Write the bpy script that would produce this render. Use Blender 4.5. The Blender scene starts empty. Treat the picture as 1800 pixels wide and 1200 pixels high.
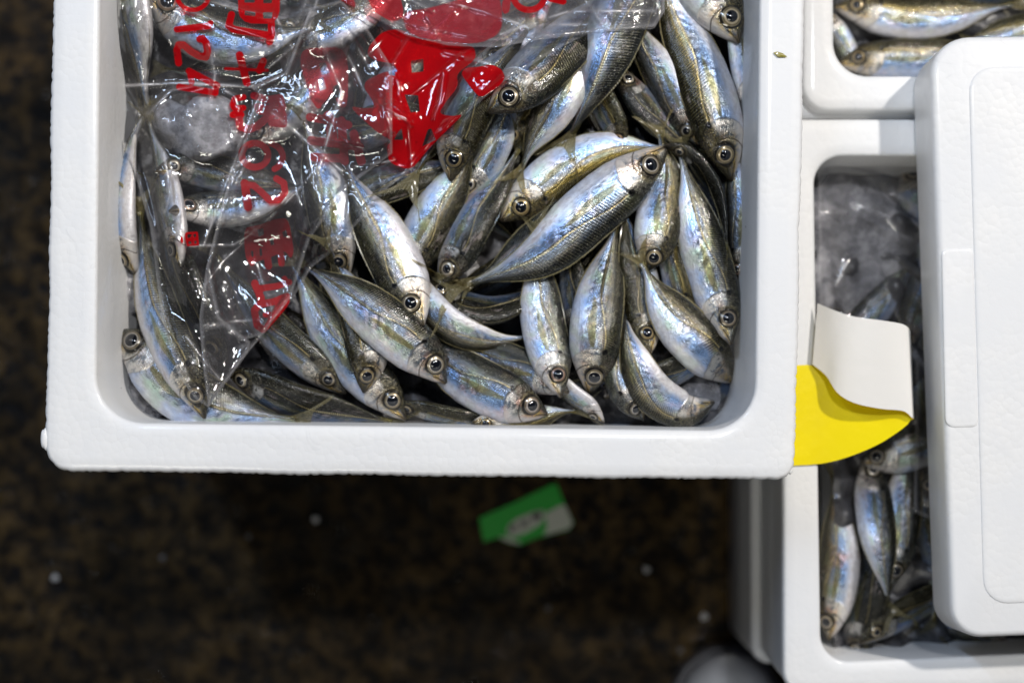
import bpy, math, random
import numpy as np
from mathutils import Vector

random.seed(7)
rng = np.random.default_rng(7)
scene = bpy.context.scene
COL = scene.collection

# ------------------------------------------------------------------ camera
ZC, FPX, NX, NY = 0.875, 2500.0, 900.0, 800.0      # camera height, focal length in px, nadir
RIM, RIM2 = 0.25, 0.20                             # rim heights of the main box and of the boxes on the right
cam_d = bpy.data.cameras.new("camera")
cam = bpy.data.objects.new("camera", cam_d)
COL.objects.link(cam)
cam.location = (0, 0, ZC)
cam_d.lens, cam_d.sensor_width = 50.0, 36.0
cam_d.shift_y = 200.0 / 1800.0
cam_d.clip_start, cam_d.clip_end = 0.02, 50
cam_d.dof.use_dof = True
cam_d.dof.focus_distance = ZC - 0.243
cam_d.dof.aperture_fstop = 3.2
scene.camera = cam
scene.render.resolution_x, scene.render.resolution_y = 1024, 682

# ------------------------------------------------------------------ world and lamps (a covered market hall at night)
w = bpy.data.worlds.new("World")
scene.world = w
w.use_nodes = True
bg = w.node_tree.nodes["Background"]
bg.inputs[0].default_value = (0.55, 0.66, 1.0, 1)
bg.inputs[1].default_value = 0.035
scene.view_settings.view_transform = 'Standard'
scene.view_settings.look = 'None'
scene.view_settings.exposure = 0.0
scene.view_settings.gamma = 1.0


def lamp(name, loc, power, color, size, target=(0.0, 0.1, 0.2), size_y=None):
    d = bpy.data.lights.new(name, 'AREA')
    d.energy, d.color = power, color
    if size_y:
        d.shape = 'RECTANGLE'
        d.size, d.size_y = size, size_y
    else:
        d.shape = 'DISK'
        d.size = size
    o = bpy.data.objects.new(name, d)
    COL.objects.link(o)
    o.location = loc
    o.rotation_euler = (Vector(target) - Vector(loc)).to_track_quat('-Z', 'Y').to_euler()
    return o


lamp("market_lamp_warm", (1.35, 1.29, 2.23), 48, (1.0, 0.94, 0.87), 0.12)
lamp("flank_sheen_lamp", (0.18, 0.62, 1.90), 8.5, (0.96, 0.97, 1.0), 0.11)  # unseen lamp, set near the zenith to give the flanks a broad sheen
lamp("market_tube_cool", (-0.80, 1.05, 1.55), 9.5, (0.60, 0.75, 1.0), 0.08, size_y=0.9)
lamp("near_fill", (-0.40, -0.80, 1.70), 4.6, (1.0, 0.96, 0.84), 0.8, size_y=0.08)  # unseen fill, added to lift the stack's dark wall and the boot

sc = scene.cycles
sc.use_denoising = True
sc.max_bounces = 8
sc.transparent_max_bounces = 24
sc.caustics_reflective = False
sc.caustics_refractive = False
sc.sample_clamp_indirect = 6


# ------------------------------------------------------------------ helpers
def P(px, py, z):
    """A point of the place: picture position px,py of the 1800x1200 photo met at height z."""
    k = (ZC - z) / FPX
    return ((px - NX) * k, -(py - NY) * k, z)


def tag(o, label=None, cat=None, group=None, kind=None):
    if label: o["label"] = label
    if cat: o["category"] = cat
    if group: o["group"] = group
    if kind: o["kind"] = kind
    return o


def empty(name, loc, label, cat, group=None):
    o = bpy.data.objects.new(name, None)
    COL.objects.link(o)
    o.location = loc
    o.empty_display_size = 0.01
    return tag(o, label, cat, group)


def mesh_obj(name, verts, faces, mat, parent=None, smooth=True, attrs=None):
    """one mesh object; verts in world space, moved into the parent's space (parents never rotate)"""
    verts = np.asarray(verts, dtype=np.float64).reshape(-1, 3)
    if parent is not None:
        off = np.array(world_loc(parent))
        verts = verts - off
    me = bpy.data.meshes.new(name)
    me.from_pydata(verts.tolist(), [], [tuple(int(i) for i in f) for f in faces])
    if smooth:
        me.polygons.foreach_set("use_smooth", [True] * len(me.polygons))
    for k, a in (attrs or {}).items():
        at = me.attributes.new(k, 'FLOAT', 'POINT')
        at.data.foreach_set("value", np.asarray(a, dtype=np.float32).ravel())
    if mat is not None:
        me.materials.append(mat)
    me.update()
    o = bpy.data.objects.new(name, me)
    COL.objects.link(o)
    if parent is not None:
        o.parent = parent
    return o


def world_loc(o):
    v = Vector((0, 0, 0))
    while o is not None:
        v += o.location
        o = o.parent
    return v


def grid_faces(nu, nv, wrap=False):
    f = []
    for i in range(nu - 1):
        for j in range(nv if wrap else nv - 1):
            j2 = (j + 1) % nv
            f.append((i * nv + j, i * nv + j2, (i + 1) * nv + j2, (i + 1) * nv + j))
    return f


def smooth01(a, b, x):
    t = np.clip((x - a) / (b - a), 0, 1)
    return t * t * (3 - 2 * t)


# ---- node expression helper: arithmetic on sockets
class X:
    def __init__(self, nt, s): self.nt, self.s = nt, s
    def _m(self, op, *a, clamp=False):
        n = self.nt.nodes.new("ShaderNodeMath")
        n.operation = op
        n.use_clamp = clamp
        for i, v in enumerate((self,) + a):
            if isinstance(v, X): self.nt.links.new(v.s, n.inputs[i])
            else: n.inputs[i].default_value = v
        return X(self.nt, n.outputs[0])
    def __add__(s, o): return s._m('ADD', o)
    __radd__ = __add__
    def __sub__(s, o): return s._m('SUBTRACT', o)
    def __rsub__(s, o): return (s * -1.0) + o
    def __mul__(s, o): return s._m('MULTIPLY', o)
    __rmul__ = __mul__
    def __truediv__(s, o): return s._m('DIVIDE', o)
    def abs(s): return s._m('ABSOLUTE')
    def sin(s): return s._m('SINE')
    def pow(s, o): return s._m('POWER', o)
    def frac(s): return s._m('FRACT')
    def sqrt(s): return s._m('SQRT')
    def max(s, o): return s._m('MAXIMUM', o)
    def min(s, o): return s._m('MINIMUM', o)
    def clamp(s): return s._m('ADD', 0.0, clamp=True)
    def ss(s, a, b):
        n = s.nt.nodes.new("ShaderNodeMapRange")
        n.interpolation_type = 'SMOOTHSTEP'
        flip = a > b
        if flip: a, b = b, a
        s.nt.links.new(s.s, n.inputs[0])
        n.inputs[1].default_value, n.inputs[2].default_value = a, b
        n.inputs[3].default_value, n.inputs[4].default_value = (1, 0) if flip else (0, 1)
        return X(s.nt, n.outputs[0])


class Mat:
    def __init__(self, name):
        self.m = bpy.data.materials.new(name)
        self.m.use_nodes = True
        self.nt = self.m.node_tree
        self.nt.nodes.clear()
        self.out = self.nt.nodes.new("ShaderNodeOutputMaterial")
    def n(self, t): return self.nt.nodes.new(t)
    def attr(self, name):
        a = self.n("ShaderNodeAttribute"); a.attribute_name = name
        return X(self.nt, a.outputs["Fac"])
    def const(self, v):
        a = self.n("ShaderNodeValue"); a.outputs[0].default_value = v
        return X(self.nt, a.outputs[0])
    def vec(self, x, y, z):
        c = self.n("ShaderNodeCombineXYZ")
        for i, v in enumerate((x, y, z)):
            if isinstance(v, X): self.nt.links.new(v.s, c.inputs[i])
            else: c.inputs[i].default_value = v
        return c.outputs[0]
    def obj(self):
        return self.n("ShaderNodeTexCoord").outputs["Object"]
    def pos(self):
        return self.n("ShaderNodeNewGeometry").outputs["Position"]
    def noise(self, vec, scale=1.0, detail=3.0, rough=0.55, out="Fac"):
        a = self.n("ShaderNodeTexNoise")
        self.nt.links.new(vec, a.inputs["Vector"])
        a.inputs["Scale"].default_value = scale
        a.inputs["Detail"].default_value = detail
        a.inputs["Roughness"].default_value = rough
        return X(self.nt, a.outputs[0]) if out == "Fac" else a.outputs["Color"]
    def voro(self, vec, scale, feature='F1', out="Distance"):
        a = self.n("ShaderNodeTexVoronoi")
        a.feature = feature
        self.nt.links.new(vec, a.inputs["Vector"])
        a.inputs["Scale"].default_value = scale
        return X(self.nt, a.outputs[out])
    def mix(self, fac, a, b):
        n = self.n("ShaderNodeMix"); n.data_type = 'RGBA'; n.clamp_factor = True
        if isinstance(fac, X): self.nt.links.new(fac.s, n.inputs[0])
        else: n.inputs[0].default_value = fac
        for k, v in ((6, a), (7, b)):
            if isinstance(v, (tuple, list)): n.inputs[k].default_value = (*v[:3], 1)
            else: self.nt.links.new(v, n.inputs[k])
        return n.outputs[2]
    def scale(self, col, f):
        n = self.n("ShaderNodeVectorMath"); n.operation = 'SCALE'
        if isinstance(col, (tuple, list)): n.inputs[0].default_value = col[:3]
        else: self.nt.links.new(col, n.inputs[0])
        if isinstance(f, X): self.nt.links.new(f.s, n.inputs[3])
        else: n.inputs[3].default_value = f
        return n.outputs[0]
    def bump(self, h, dist, strength=1.0, normal=None):
        b = self.n("ShaderNodeBump")
        b.inputs["Strength"].default_value = strength
        b.inputs["Distance"].default_value = dist
        self.nt.links.new(h.s, b.inputs["Height"])
        if normal is not None: self.nt.links.new(normal, b.inputs["Normal"])
        return b.outputs[0]
    def principled(self, **kw):
        p = self.n("ShaderNodeBsdfPrincipled")
        for k, v in kw.items():
            k = k.replace("_", " ")
            i = p.inputs[k]
            if isinstance(v, X): self.nt.links.new(v.s, i)
            elif isinstance(v, bpy.types.NodeSocket): self.nt.links.new(v, i)
            elif isinstance(v, (tuple, list)) and i.type == 'RGBA': i.default_value = (*v[:3], 1)
            else: i.default_value = v
        return p.outputs[0]
    def shader_mix(self, fac, a, b):
        n = self.n("ShaderNodeMixShader")
        if isinstance(fac, X): self.nt.links.new(fac.s, n.inputs[0])
        else: n.inputs[0].default_value = fac
        self.nt.links.new(a, n.inputs[1]); self.nt.links.new(b, n.inputs[2])
        return n.outputs[0]
    def done(self, s):
        self.nt.links.new(s, self.out.inputs[0])
        return self.m


# ------------------------------------------------------------------ materials
def mat_foam():
    M = Mat("white_foam")
    p = M.obj()
    bead = M.voro(p, 330, 'F1')
    fine = M.noise(p, 900, 3)
    big = M.noise(p, 26, 4)
    seam = M.voro(p, 330, 'DISTANCE_TO_EDGE').ss(0.07, 0.0) * M.noise(p, 55, 3).ss(0.52, 0.70)
    dirt = M.noise(p, 70, 5, 0.7).ss(0.68, 0.80)
    col = M.mix(big.ss(0.35, 0.7), (0.80, 0.81, 0.82), (0.84, 0.84, 0.83))
    col = M.mix(seam * 0.14, col, (0.62, 0.62, 0.63))
    col = M.mix(M.noise(p, 8, 4).ss(0.45, 0.75) * 0.5, col, (0.74, 0.75, 0.765))
    col = M.mix(dirt * 0.35, col, (0.58, 0.56, 0.52))
    spk = M.voro(p, 60, 'F1').ss(0.050, 0.028) * M.noise(p, 23, 1).ss(0.52, 0.56)
    smear = M.noise(M.vec(M.noise(p, 9, 2) * 3.0, M.noise(p, 14, 2) * 9.0, 0.0), 3.0, 4, 0.7).ss(0.60, 0.74)
    col = M.mix(smear * 0.35, col, (0.60, 0.61, 0.62))
    col = M.mix(spk * 0.85, col, (0.10, 0.08, 0.07))
    h = bead * bead * -1.3 * (big.ss(0.35, 0.6) * 0.8 + 0.2) + fine * 0.35 + big * 1.2 + seam * -0.15
    return M.done(M.principled(Base_Color=col, Roughness=0.46, Specular_IOR_Level=0.45,
                               Normal=M.bump(h, 0.00020, 0.45), Coat_Weight=0.3, Coat_Roughness=0.12))


def mat_floor():
    M = Mat("wet_dark_concrete")
    p = M.pos()
    n1 = M.noise(p, 88, 6, 0.72)
    n2 = M.noise(p, 11, 4)
    v = M.voro(p, 70, 'F1')
    col = M.mix(n1.ss(0.40, 0.62), (0.0020, 0.0016, 0.0016), (0.066, 0.041, 0.014))
    col = M.mix(n2.ss(0.40, 0.66) * 0.75, M.scale(col, 0.42), M.scale(col, 1.6))
    col = M.mix(v.ss(0.36, 0.16) * M.noise(p, 33, 2).ss(0.47, 0.56), col, (0.002, 0.002, 0.003))
    col = M.mix(M.voro(p, 120, 'F1').ss(0.22, 0.12) * M.noise(p, 51, 2).ss(0.58, 0.66) * 0.5, col, (0.12, 0.09, 0.055))
    return M.done(M.principled(Base_Color=col, Roughness=(M.noise(p, 30, 3).ss(0.3, 0.7) * 0.3 + 0.30) * (1.0 - M.voro(p, 42, 'F1').ss(0.30, 0.18) * 0.85),
                               Specular_IOR_Level=0.12, Normal=M.bump(n1 + v * 0.5, 0.003, 0.6)))


def mat_ice():
    M = Mat("wet_ice")
    p = M.obj()
    n = M.noise(p, 110, 5, 0.65)
    n2 = M.noise(p, 32, 3)
    col = M.mix(n.ss(0.3, 0.7), (0.030, 0.030, 0.033), (0.10, 0.098, 0.105))  # base kept near black, painting in the shade of the gaps
    col = M.mix(n2.ss(0.58, 0.75) * 0.5, col, (0.22, 0.215, 0.23))
    return M.done(M.principled(Base_Color=col, Roughness=n2 * 0.35 + 0.08, Specular_IOR_Level=0.6,
                               Normal=M.bump(n + n2, 0.002, 0.6)))


def mat_fish():
    M = Mat("fish_skin")
    u, h, s, fe = M.attr("fu"), M.attr("fh"), M.attr("fs"), M.attr("fe")
    oi = M.n("ShaderNodeObjectInfo")
    rnd = X(M.nt, oi.outputs["Random"])
    sep = M.n("ShaderNodeSeparateColor")
    M.nt.links.new(oi.outputs["Color"], sep.inputs[0])
    gold, dark, pink = (X(M.nt, sep.outputs[i]) for i in range(3))
    white = X(M.nt, oi.outputs["Alpha"])
    r10 = rnd * 37.0 + s * 5.0
    nA = M.noise(M.vec(u * 9.0, h * 1.6, r10), 1, 4, 0.6)          # broad patches
    nB = M.noise(M.vec(u * 34.0, h * 7.0, r10 + 3.0), 1, 4, 0.65)  # blotches
    nC = M.noise(M.vec(u * 150.0, h * 26.0, r10), 1, 2, 0.6)       # speckle
    nD = M.noise(M.vec(u * 7.0, h * 1.2, r10 + 11.0), 1, 2)
    hh = h + (nA - 0.5) * 0.30 + (nB - 0.5) * 0.18
    # flank: silver with blue, green and rose sheen, streaked along the body
    st = M.noise(M.vec(u * 12.0, h * 14.0, r10 + 7.0), 1, 4, 0.65)
    fl = M.mix(nD.ss(0.36, 0.66), (0.30, 0.47, 0.78), (0.66, 0.69, 0.70))
    fl = M.mix(nD.ss(0.53, 0.66) * 0.7, fl, (0.40, 0.60, 0.46))
    fl = M.mix(nA.ss(0.48, 0.66) * (pink * 0.85 + 0.15), fl, (0.74, 0.52, 0.54))
    fl = M.scale(fl, (nB * 0.9 + st * 0.8 + 0.08) * (nA * 0.5 + 0.72))
    # zig-zag muscle bands
    hl = u.ss(0.30, 0.58) * -0.42 + 0.38                              # lateral line height
    dl = (h - hl)
    adl = dl.abs()
    wob = (nB - 0.5) * 1.8
    chev = (u * 125.0 + adl * 12.0 + wob * 1.5).sin() * 0.5 + 0.5
    cm = (nA.ss(0.44, 0.60)) * h.ss(0.6, 0.2) * h.ss(-0.75, -0.3) * u.ss(0.3, 0.42)
    fl = M.mix(chev.pow(2.0) * cm * 0.80, fl, (0.07, 0.11, 0.16))
    wb = M.mix(nB.ss(0.3, 0.7), (0.60, 0.565, 0.56), (0.78, 0.755, 0.75))
    base = M.mix(hh.ss(-0.42, -0.80) * (white * 0.85 + 0.06), fl, wb)
    # golden band above the flank, dark back
    gb = hh.ss(-0.02, 0.28) * (gold * 0.75 + 0.25)
    base = M.mix(gb, base, M.mix(st.ss(0.38, 0.62), (0.055, 0.042, 0.007), (0.56, 0.41, 0.085)))
    bk = (hh + dark * 0.7).ss(0.17, 0.66)
    base = M.mix(bk * 0.94, base, M.mix(nB.ss(0.35, 0.75), (0.003, 0.004, 0.0035), (0.040, 0.041, 0.020)))
    base = M.mix(dark * 0.85, base, M.scale(base, 0.12))  # on buried fish this darkening paints the shade of the gaps
    worn = M.noise(M.vec(u * 5.0, h * 2.2, r10 + 31.0), 1, 4, 0.7).ss(0.60, 0.68)
    base = M.mix(worn * 0.5, base, M.mix(nB.ss(0.4, 0.6), (0.34, 0.26, 0.25), (0.52, 0.47, 0.45)))
    # scale rows across the upper half
    rows = (u * 520.0 + h * 20.0 + wob * 1.5).sin() * 0.5 + 0.5
    rm = h.ss(-0.22, 0.06) * h.ss(0.98, 0.80) * u.ss(0.24, 0.30)
    base = M.mix((1.0 - rows) * rm * (gold * 0.30 + 0.12) * (1.0 - bk * 0.72) * (1.0 - dark * 0.7) * nB.ss(0.3, 0.55), base, (0.50, 0.40, 0.15))
    base = M.mix(rows.pow(1.3) * rm * 0.80, base, M.scale(base, 0.08))
    # lateral line with its scutes
    wl = u.ss(0.45, 0.75) * 0.10 + 0.035
    lm = (adl / wl).ss(1.0, 0.55) * u.ss(0.27, 0.30)
    tooth = (u * 84.0 + adl * 2.4).frac()
    sc_c = M.mix(tooth.ss(0.2, 0.9), (0.04, 0.034, 0.018), (0.80, 0.70, 0.42))
    base = M.mix(lm * u.ss(0.40, 0.58) * 0.70, base, sc_c)
    core = (adl / 0.040).ss(1.0, 0.35) * u.ss(0.25, 0.28)
    base = M.mix(((dl + 0.062).abs() / 0.035).ss(1.0, 0.3) * u.ss(0.25, 0.28) * 0.75, base, M.scale(base, 0.10))
    base = M.mix(core * (0.25 + nC.ss(0.42, 0.6) * 0.5) * (1.0 - dark * 0.7), base, (0.60, 0.47, 0.19))
    # head: the same skin, blotched with gold, black and rose
    ge = u - 0.262 + h * h * 0.075 + (nB - 0.5) * 0.012
    head = ge.ss(0.006, -0.006)
    nH = M.noise(M.vec(u * 44.0, h * 3.2, r10 + 19.0), 1, 5, 0.7)
    hc = M.mix(nH.ss(0.42, 0.56), (0.13, 0.135, 0.13), (0.66, 0.66, 0.66))
    hc = M.mix(nD.ss(0.55, 0.35) * 0.55, hc, M.mix(nH.ss(0.42, 0.58), (0.10, 0.16, 0.22), (0.52, 0.62, 0.70)))
    hc = M.mix(nA.ss(0.44, 0.58) * nH.ss(0.38, 0.52) * (pink * 0.9 + 0.06), hc, (0.62, 0.22, 0.17))
    jaw = u.ss(0.15, 0.07) * h.ss(0.15, -0.15) * h.ss(-0.95, -0.5) * nH.ss(0.36, 0.54)
    hc = M.mix((gold * 0.6 + 0.12 + jaw * 0.7).clamp() * nH.ss(0.40, 0.54) * h.ss(0.95, 0.2), hc, (0.56, 0.38, 0.085))
    hc = M.mix(h.ss(-0.40, -0.80) * (white * 0.6 + 0.25), hc, (0.66, 0.63, 0.61))
    top = (h + (nH - 0.5) * 1.3 + dark * 0.5 + gold * 0.12).ss(0.10, 0.42)
    hc = M.mix(top * 0.95, hc, M.mix(nC.ss(0.54, 0.66), (0.010, 0.010, 0.006), M.mix(gold, (0.22, 0.24, 0.22), (0.36, 0.27, 0.08))))  # dark head top, with glints painted in as paler specks
    hc = M.mix(dark * 0.7, hc, M.scale(hc, 0.2))
    base = M.mix(head * 0.92, base, hc)
    base = M.mix((ge.abs() / 0.008).ss(1.0, 0.2) * h.ss(-0.95, -0.6) * nH.ss(0.40, 0.55) * 0.45, base, (0.05, 0.04, 0.03))
    pre = ((u - 0.178 + h * h * 0.06 + (nB - 0.5) * 0.01).abs() / 0.006).ss(1.0, 0.2) * h.ss(0.45, 0.1)
    plate = (u - 0.215 + h * h * 0.06).ss(-0.022, 0.0) * head * h.ss(0.35, 0.1) * h.ss(-0.9, -0.6)
    base = M.mix(plate * nH.ss(0.36, 0.5) * 0.55, base, (0.70, 0.68, 0.64))
    base = M.mix(pre * 0.8, base, (0.06, 0.045, 0.03))
    # black gill spot
    sp = (((u - 0.250) * 5.2).pow(2.0) + ((h - 0.42) * 0.62).pow(2.0)).sqrt()
    base = M.mix((sp + (nB - 0.5) * 0.09).ss(0.090, 0.055), base, (0.006, 0.006, 0.006))
    # socket of the eye and gape of the mouth
    ed = (((u - 0.118) * 4.3).pow(2.0) + ((h - 0.16) * 0.37).pow(2.0)).sqrt()
    base = M.mix(ed.ss(0.32, 0.24) * 0.22 * fe * nH.ss(0.4, 0.55), base, (0.40, 0.32, 0.12))
    base = M.mix(ed.ss(0.262, 0.215) * fe * 0.95, base, (0.022, 0.018, 0.012))
    base = M.mix(u.ss(0.050, 0.012) * 0.75, base, (0.035, 0.026, 0.016))
    mo = ((h + 0.24 + u * 4.6 - 0.10).abs() / 0.10).ss(1.0, 0.3) * u.ss(0.085, 0.07)
    base = M.mix(mo * 0.8, base, (0.03, 0.018, 0.014))
    base = M.mix(nC.ss(0.60, 0.72) * h.ss(-0.7, -0.2) * 0.35, base, (0.02, 0.02, 0.02))
    base = M.mix((M.noise(M.vec(u * 210.0, h * 34.0, r10 + 23.0), 1, 1) ).ss(0.66, 0.74) * h.ss(-0.5, 0.1) * 0.5, base, (0.75, 0.72, 0.62))
    tl = u.ss(0.90, 1.0)
    base = M.mix(tl * 0.6, base, (0.20, 0.17, 0.05))
    metal = (h.ss(-0.85, -0.35) * 0.50 + 0.32) * (bk * -0.45 + 1.0)
    rough = worn * 0.18 + nB * 0.24 + 0.13 + h.ss(-0.3, -0.8) * 0.12
    hgt = rows * rm * 0.45 + tooth * lm * u.ss(0.42, 0.6) * 1.3 + nB * 1.6 + nC * 0.45 + chev * cm * 0.5 + core * -0.5 \
        + head * 0.8 + pre * -0.8 + mo * -1.2 + nH * head * 1.6 + st * 0.6
    nor = M.bump(hgt, 0.00034, 0.6)
    coat_n = M.bump(nC * 0.15 + nB * 1.6, 0.00034, 0.42)
    return M.done(M.principled(Base_Color=base, Metallic=metal, Roughness=rough, Specular_IOR_Level=0.2,
                               Normal=nor, Coat_Weight=0.42, Coat_Roughness=0.035, Coat_Normal=coat_n))


def mat_iris():
    M = Mat("fish_iris")
    r = M.attr("er")
    p = M.obj()
    n = M.noise(p, 900, 3)
    oi = M.n("ShaderNodeObjectInfo")
    sep = M.n("ShaderNodeSeparateColor"); M.nt.links.new(oi.outputs["Color"], sep.inputs[0])
    g = X(M.nt, sep.outputs[0])
    ring = M.mix(g, (0.66, 0.62, 0.56), (0.58, 0.44, 0.22))
    rnd = X(M.nt, oi.outputs["Random"])
    c = M.mix(r.ss(0.64, 0.74), ring, M.mix(g, (0.17, 0.14, 0.10), (0.17, 0.115, 0.035)))
    c = M.mix(r.ss(0.77, 0.80) * r.ss(0.86, 0.82) * 0.55, c, (0.50, 0.43, 0.28))
    c = M.mix(r.ss(0.84, 0.90), c, (0.012, 0.010, 0.008))
    c = M.scale(c, rnd * 0.55 + 0.55)
    c = M.mix((rnd * 7.3).frac().ss(0.86, 0.97) * 0.3 * r.ss(0.85, 0.8), c, (0.36, 0.10, 0.06))
    c = M.scale(c, n * 0.5 + 0.75)
    return M.done(M.principled(Base_Color=c, Metallic=0.35, Roughness=0.3, Coat_Weight=1.0, Coat_Roughness=0.03))


def mat_simple(name, col, rough=0.4, metal=0.0, coat=0.0, bump=None):
    M = Mat(name)
    kw = dict(Base_Color=col, Roughness=rough, Metallic=metal, Coat_Weight=coat, Coat_Roughness=0.05)
    if bump:
        kw["Normal"] = M.bump(M.noise(M.obj(), bump[0], 4), bump[1], 0.5)
    return M.done(M.principled(**kw))


def mat_fin():
    M = Mat("fish_fin")
    a, r = M.attr("ft"), M.attr("fr")
    p = M.obj()
    oi = M.n("ShaderNodeObjectInfo")
    rays = (a * 62.0).sin() * 0.5 + 0.5
    n = M.noise(p, 260, 3)
    base = M.mix(rays * 0.65, (0.34, 0.30, 0.16), (0.075, 0.062, 0.022))
    base = M.mix(n.ss(0.5, 0.75) * 0.6, base, (0.03, 0.028, 0.018))
    tint = M.n("ShaderNodeMix"); tint.data_type = 'RGBA'; tint.blend_type = 'MULTIPLY'
    tint.inputs[0].default_value = 1.0
    M.nt.links.new(base, tint.inputs[6]); M.nt.links.new(oi.outputs["Color"], tint.inputs[7])
    pr = M.principled(Base_Color=tint.outputs[2], Roughness=0.28, Specular_IOR_Level=0.5, Coat_Weight=0.6,
                      Coat_Roughness=0.12, Normal=M.bump(rays + n * 0.4, 0.0003, 0.7))
    tr = M.n("ShaderNodeBsdfTransparent"); tr.inputs[0].default_value = (0.92, 0.86, 0.66, 1)
    return M.done(M.shader_mix((rays * 0.25 + 0.52 + r * -0.24).clamp(), tr.outputs[0], pr))


def mat_film():
    M = Mat("clear_film_with_red_print")
    pr, pk, hz, cz = M.attr("print"), M.attr("pink"), M.attr("milk"), M.attr("crease")
    p = M.obj()
    n = M.noise(p, 120, 3, 0.6)
    n2 = M.noise(p, 420, 3, 0.6)
    nor = M.bump(n + n2 * 0.05, 0.0010, 0.16)
    fr = M.n("ShaderNodeFresnel"); fr.inputs[0].default_value = 1.5
    M.nt.links.new(nor, fr.inputs["Normal"])
    fres = X(M.nt, fr.outputs[0])
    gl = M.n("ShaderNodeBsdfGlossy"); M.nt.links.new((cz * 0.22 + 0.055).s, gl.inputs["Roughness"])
    gl.inputs[0].default_value = (1, 1, 1, 1)
    M.nt.links.new(nor, gl.inputs["Normal"])
    tr = M.n("ShaderNodeBsdfTransparent"); tr.inputs[0].default_value = (0.985, 0.985, 0.99, 1)
    df = M.n("ShaderNodeBsdfDiffuse"); df.inputs[0].default_value = (0.74, 0.72, 0.74, 1)
    M.nt.links.new(nor, df.inputs["Normal"])
    film = M.shader_mix((hz * (n * 0.9 + 0.55) + cz.pow(1.5) * M.noise(p, 95, 2).ss(0.40, 0.64) * 0.5).clamp(), tr.outputs[0], df.outputs[0])  # creases whitened in the diffuse mix, painting highlight streaks along them
    ink_c = M.mix(pk, (0.80, 0.005, 0.010), (0.80, 0.09, 0.12))
    ink_d = M.n("ShaderNodeBsdfDiffuse"); M.nt.links.new(ink_c, ink_d.inputs[0])
    ink_l = M.n("ShaderNodeBsdfTranslucent"); M.nt.links.new(ink_c, ink_l.inputs[0])
    ink_t = M.n("ShaderNodeBsdfTransparent")
    M.nt.links.new(M.mix(pk, (0.86, 0.05, 0.05), (0.94, 0.46, 0.48)), ink_t.inputs[0])
    ink = M.shader_mix(0.25, ink_d.outputs[0], ink_l.outputs[0])
    ink = M.shader_mix(pk * 0.20 + 0.34 + n * 0.22, ink, ink_t.outputs[0])
    mask = pr.ss(0.6, -0.6)
    body = M.shader_mix(mask, film, ink)
    return M.done(M.shader_mix((fres * 1.1 + cz * 0.10).clamp(), body, gl.outputs[0]))


def mat_water():
    M = Mat("water_drop")
    g = M.n("ShaderNodeBsdfGlass"); g.inputs["IOR"].default_value = 1.33; g.inputs["Roughness"].default_value = 0.0
    t = M.n("ShaderNodeBsdfTransparent")
    return M.done(M.shader_mix(0.35, t.outputs[0], g.outputs[0]))


FOAM, FLOOR, ICE, SKIN, IRIS, FIN, FILM, WATER = (mat_foam(), mat_floor(), mat_ice(), mat_fish(), mat_iris(),
                                                  mat_fin(), mat_film(), mat_water())
PUPIL = mat_simple("fish_pupil", (0.004, 0.005, 0.008), 0.12, 0, 1.0)


# ------------------------------------------------------------------ floor
o = mesh_obj("floor", [(-6, -6, 0), (6, -6, 0), (6, 6, 0), (-6, 6, 0)], [(0, 1, 2, 3)], FLOOR, smooth=False)
tag(o, kind="structure")


# ------------------------------------------------------------------ foam boxes
def rounded(corners, radii, step=0.0022):
    """closed outline through corners with rounded corners, evenly sampled"""
    pts = []
    n = len(corners)
    for i in range(n):
        a, b, c = (np.array(corners[(i + k) % n], float) for k in (-1, 0, 1))
        r = radii[i]
        d1, d2 = (a - b) / np.linalg.norm(a - b), (c - b) / np.linalg.norm(c - b)
        half = math.acos(np.clip(np.dot(d1, d2), -1, 1)) / 2
        t = r / math.tan(half)
        p1, p2 = b + d1 * t, b + d2 * t
        cen = b + (d1 + d2) / np.linalg.norm(d1 + d2) * (r / math.sin(half))
        a1 = math.atan2(*(p1 - cen)[::-1]); a2 = math.atan2(*(p2 - cen)[::-1])
        da = (a2 - a1 + math.pi) % (2 * math.pi) - math.pi
        for k in range(13):
            an = a1 + da * k / 12
            pts.append(cen + r * np.array((math.cos(an), math.sin(an))))
    pts = np.array(pts)
    seg = np.linalg.norm(np.roll(pts, -1, 0) - pts, axis=1)
    cum = np.concatenate([[0], np.cumsum(seg)])
    m = int(cum[-1] / step)
    s = np.linspace(0, cum[-1], m, endpoint=False)
    ext = np.vstack([pts, pts[:1]])
    return np.stack([np.interp(s, cum, ext[:, 0]), np.interp(s, cum, ext[:, 1])], 1)


def out_normals(c):
    t = np.roll(c, -1, 0) - np.roll(c, 1, 0)
    t /= np.linalg.norm(t, axis=1)[:, None] + 1e-12
    nrm = np.stack([t[:, 1], -t[:, 0]], 1)
    area = np.sum(c[:, 0] * np.roll(c[:, 1], -1) - np.roll(c[:, 0], -1) * c[:, 1])
    return nrm if area > 0 else -nrm


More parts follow.
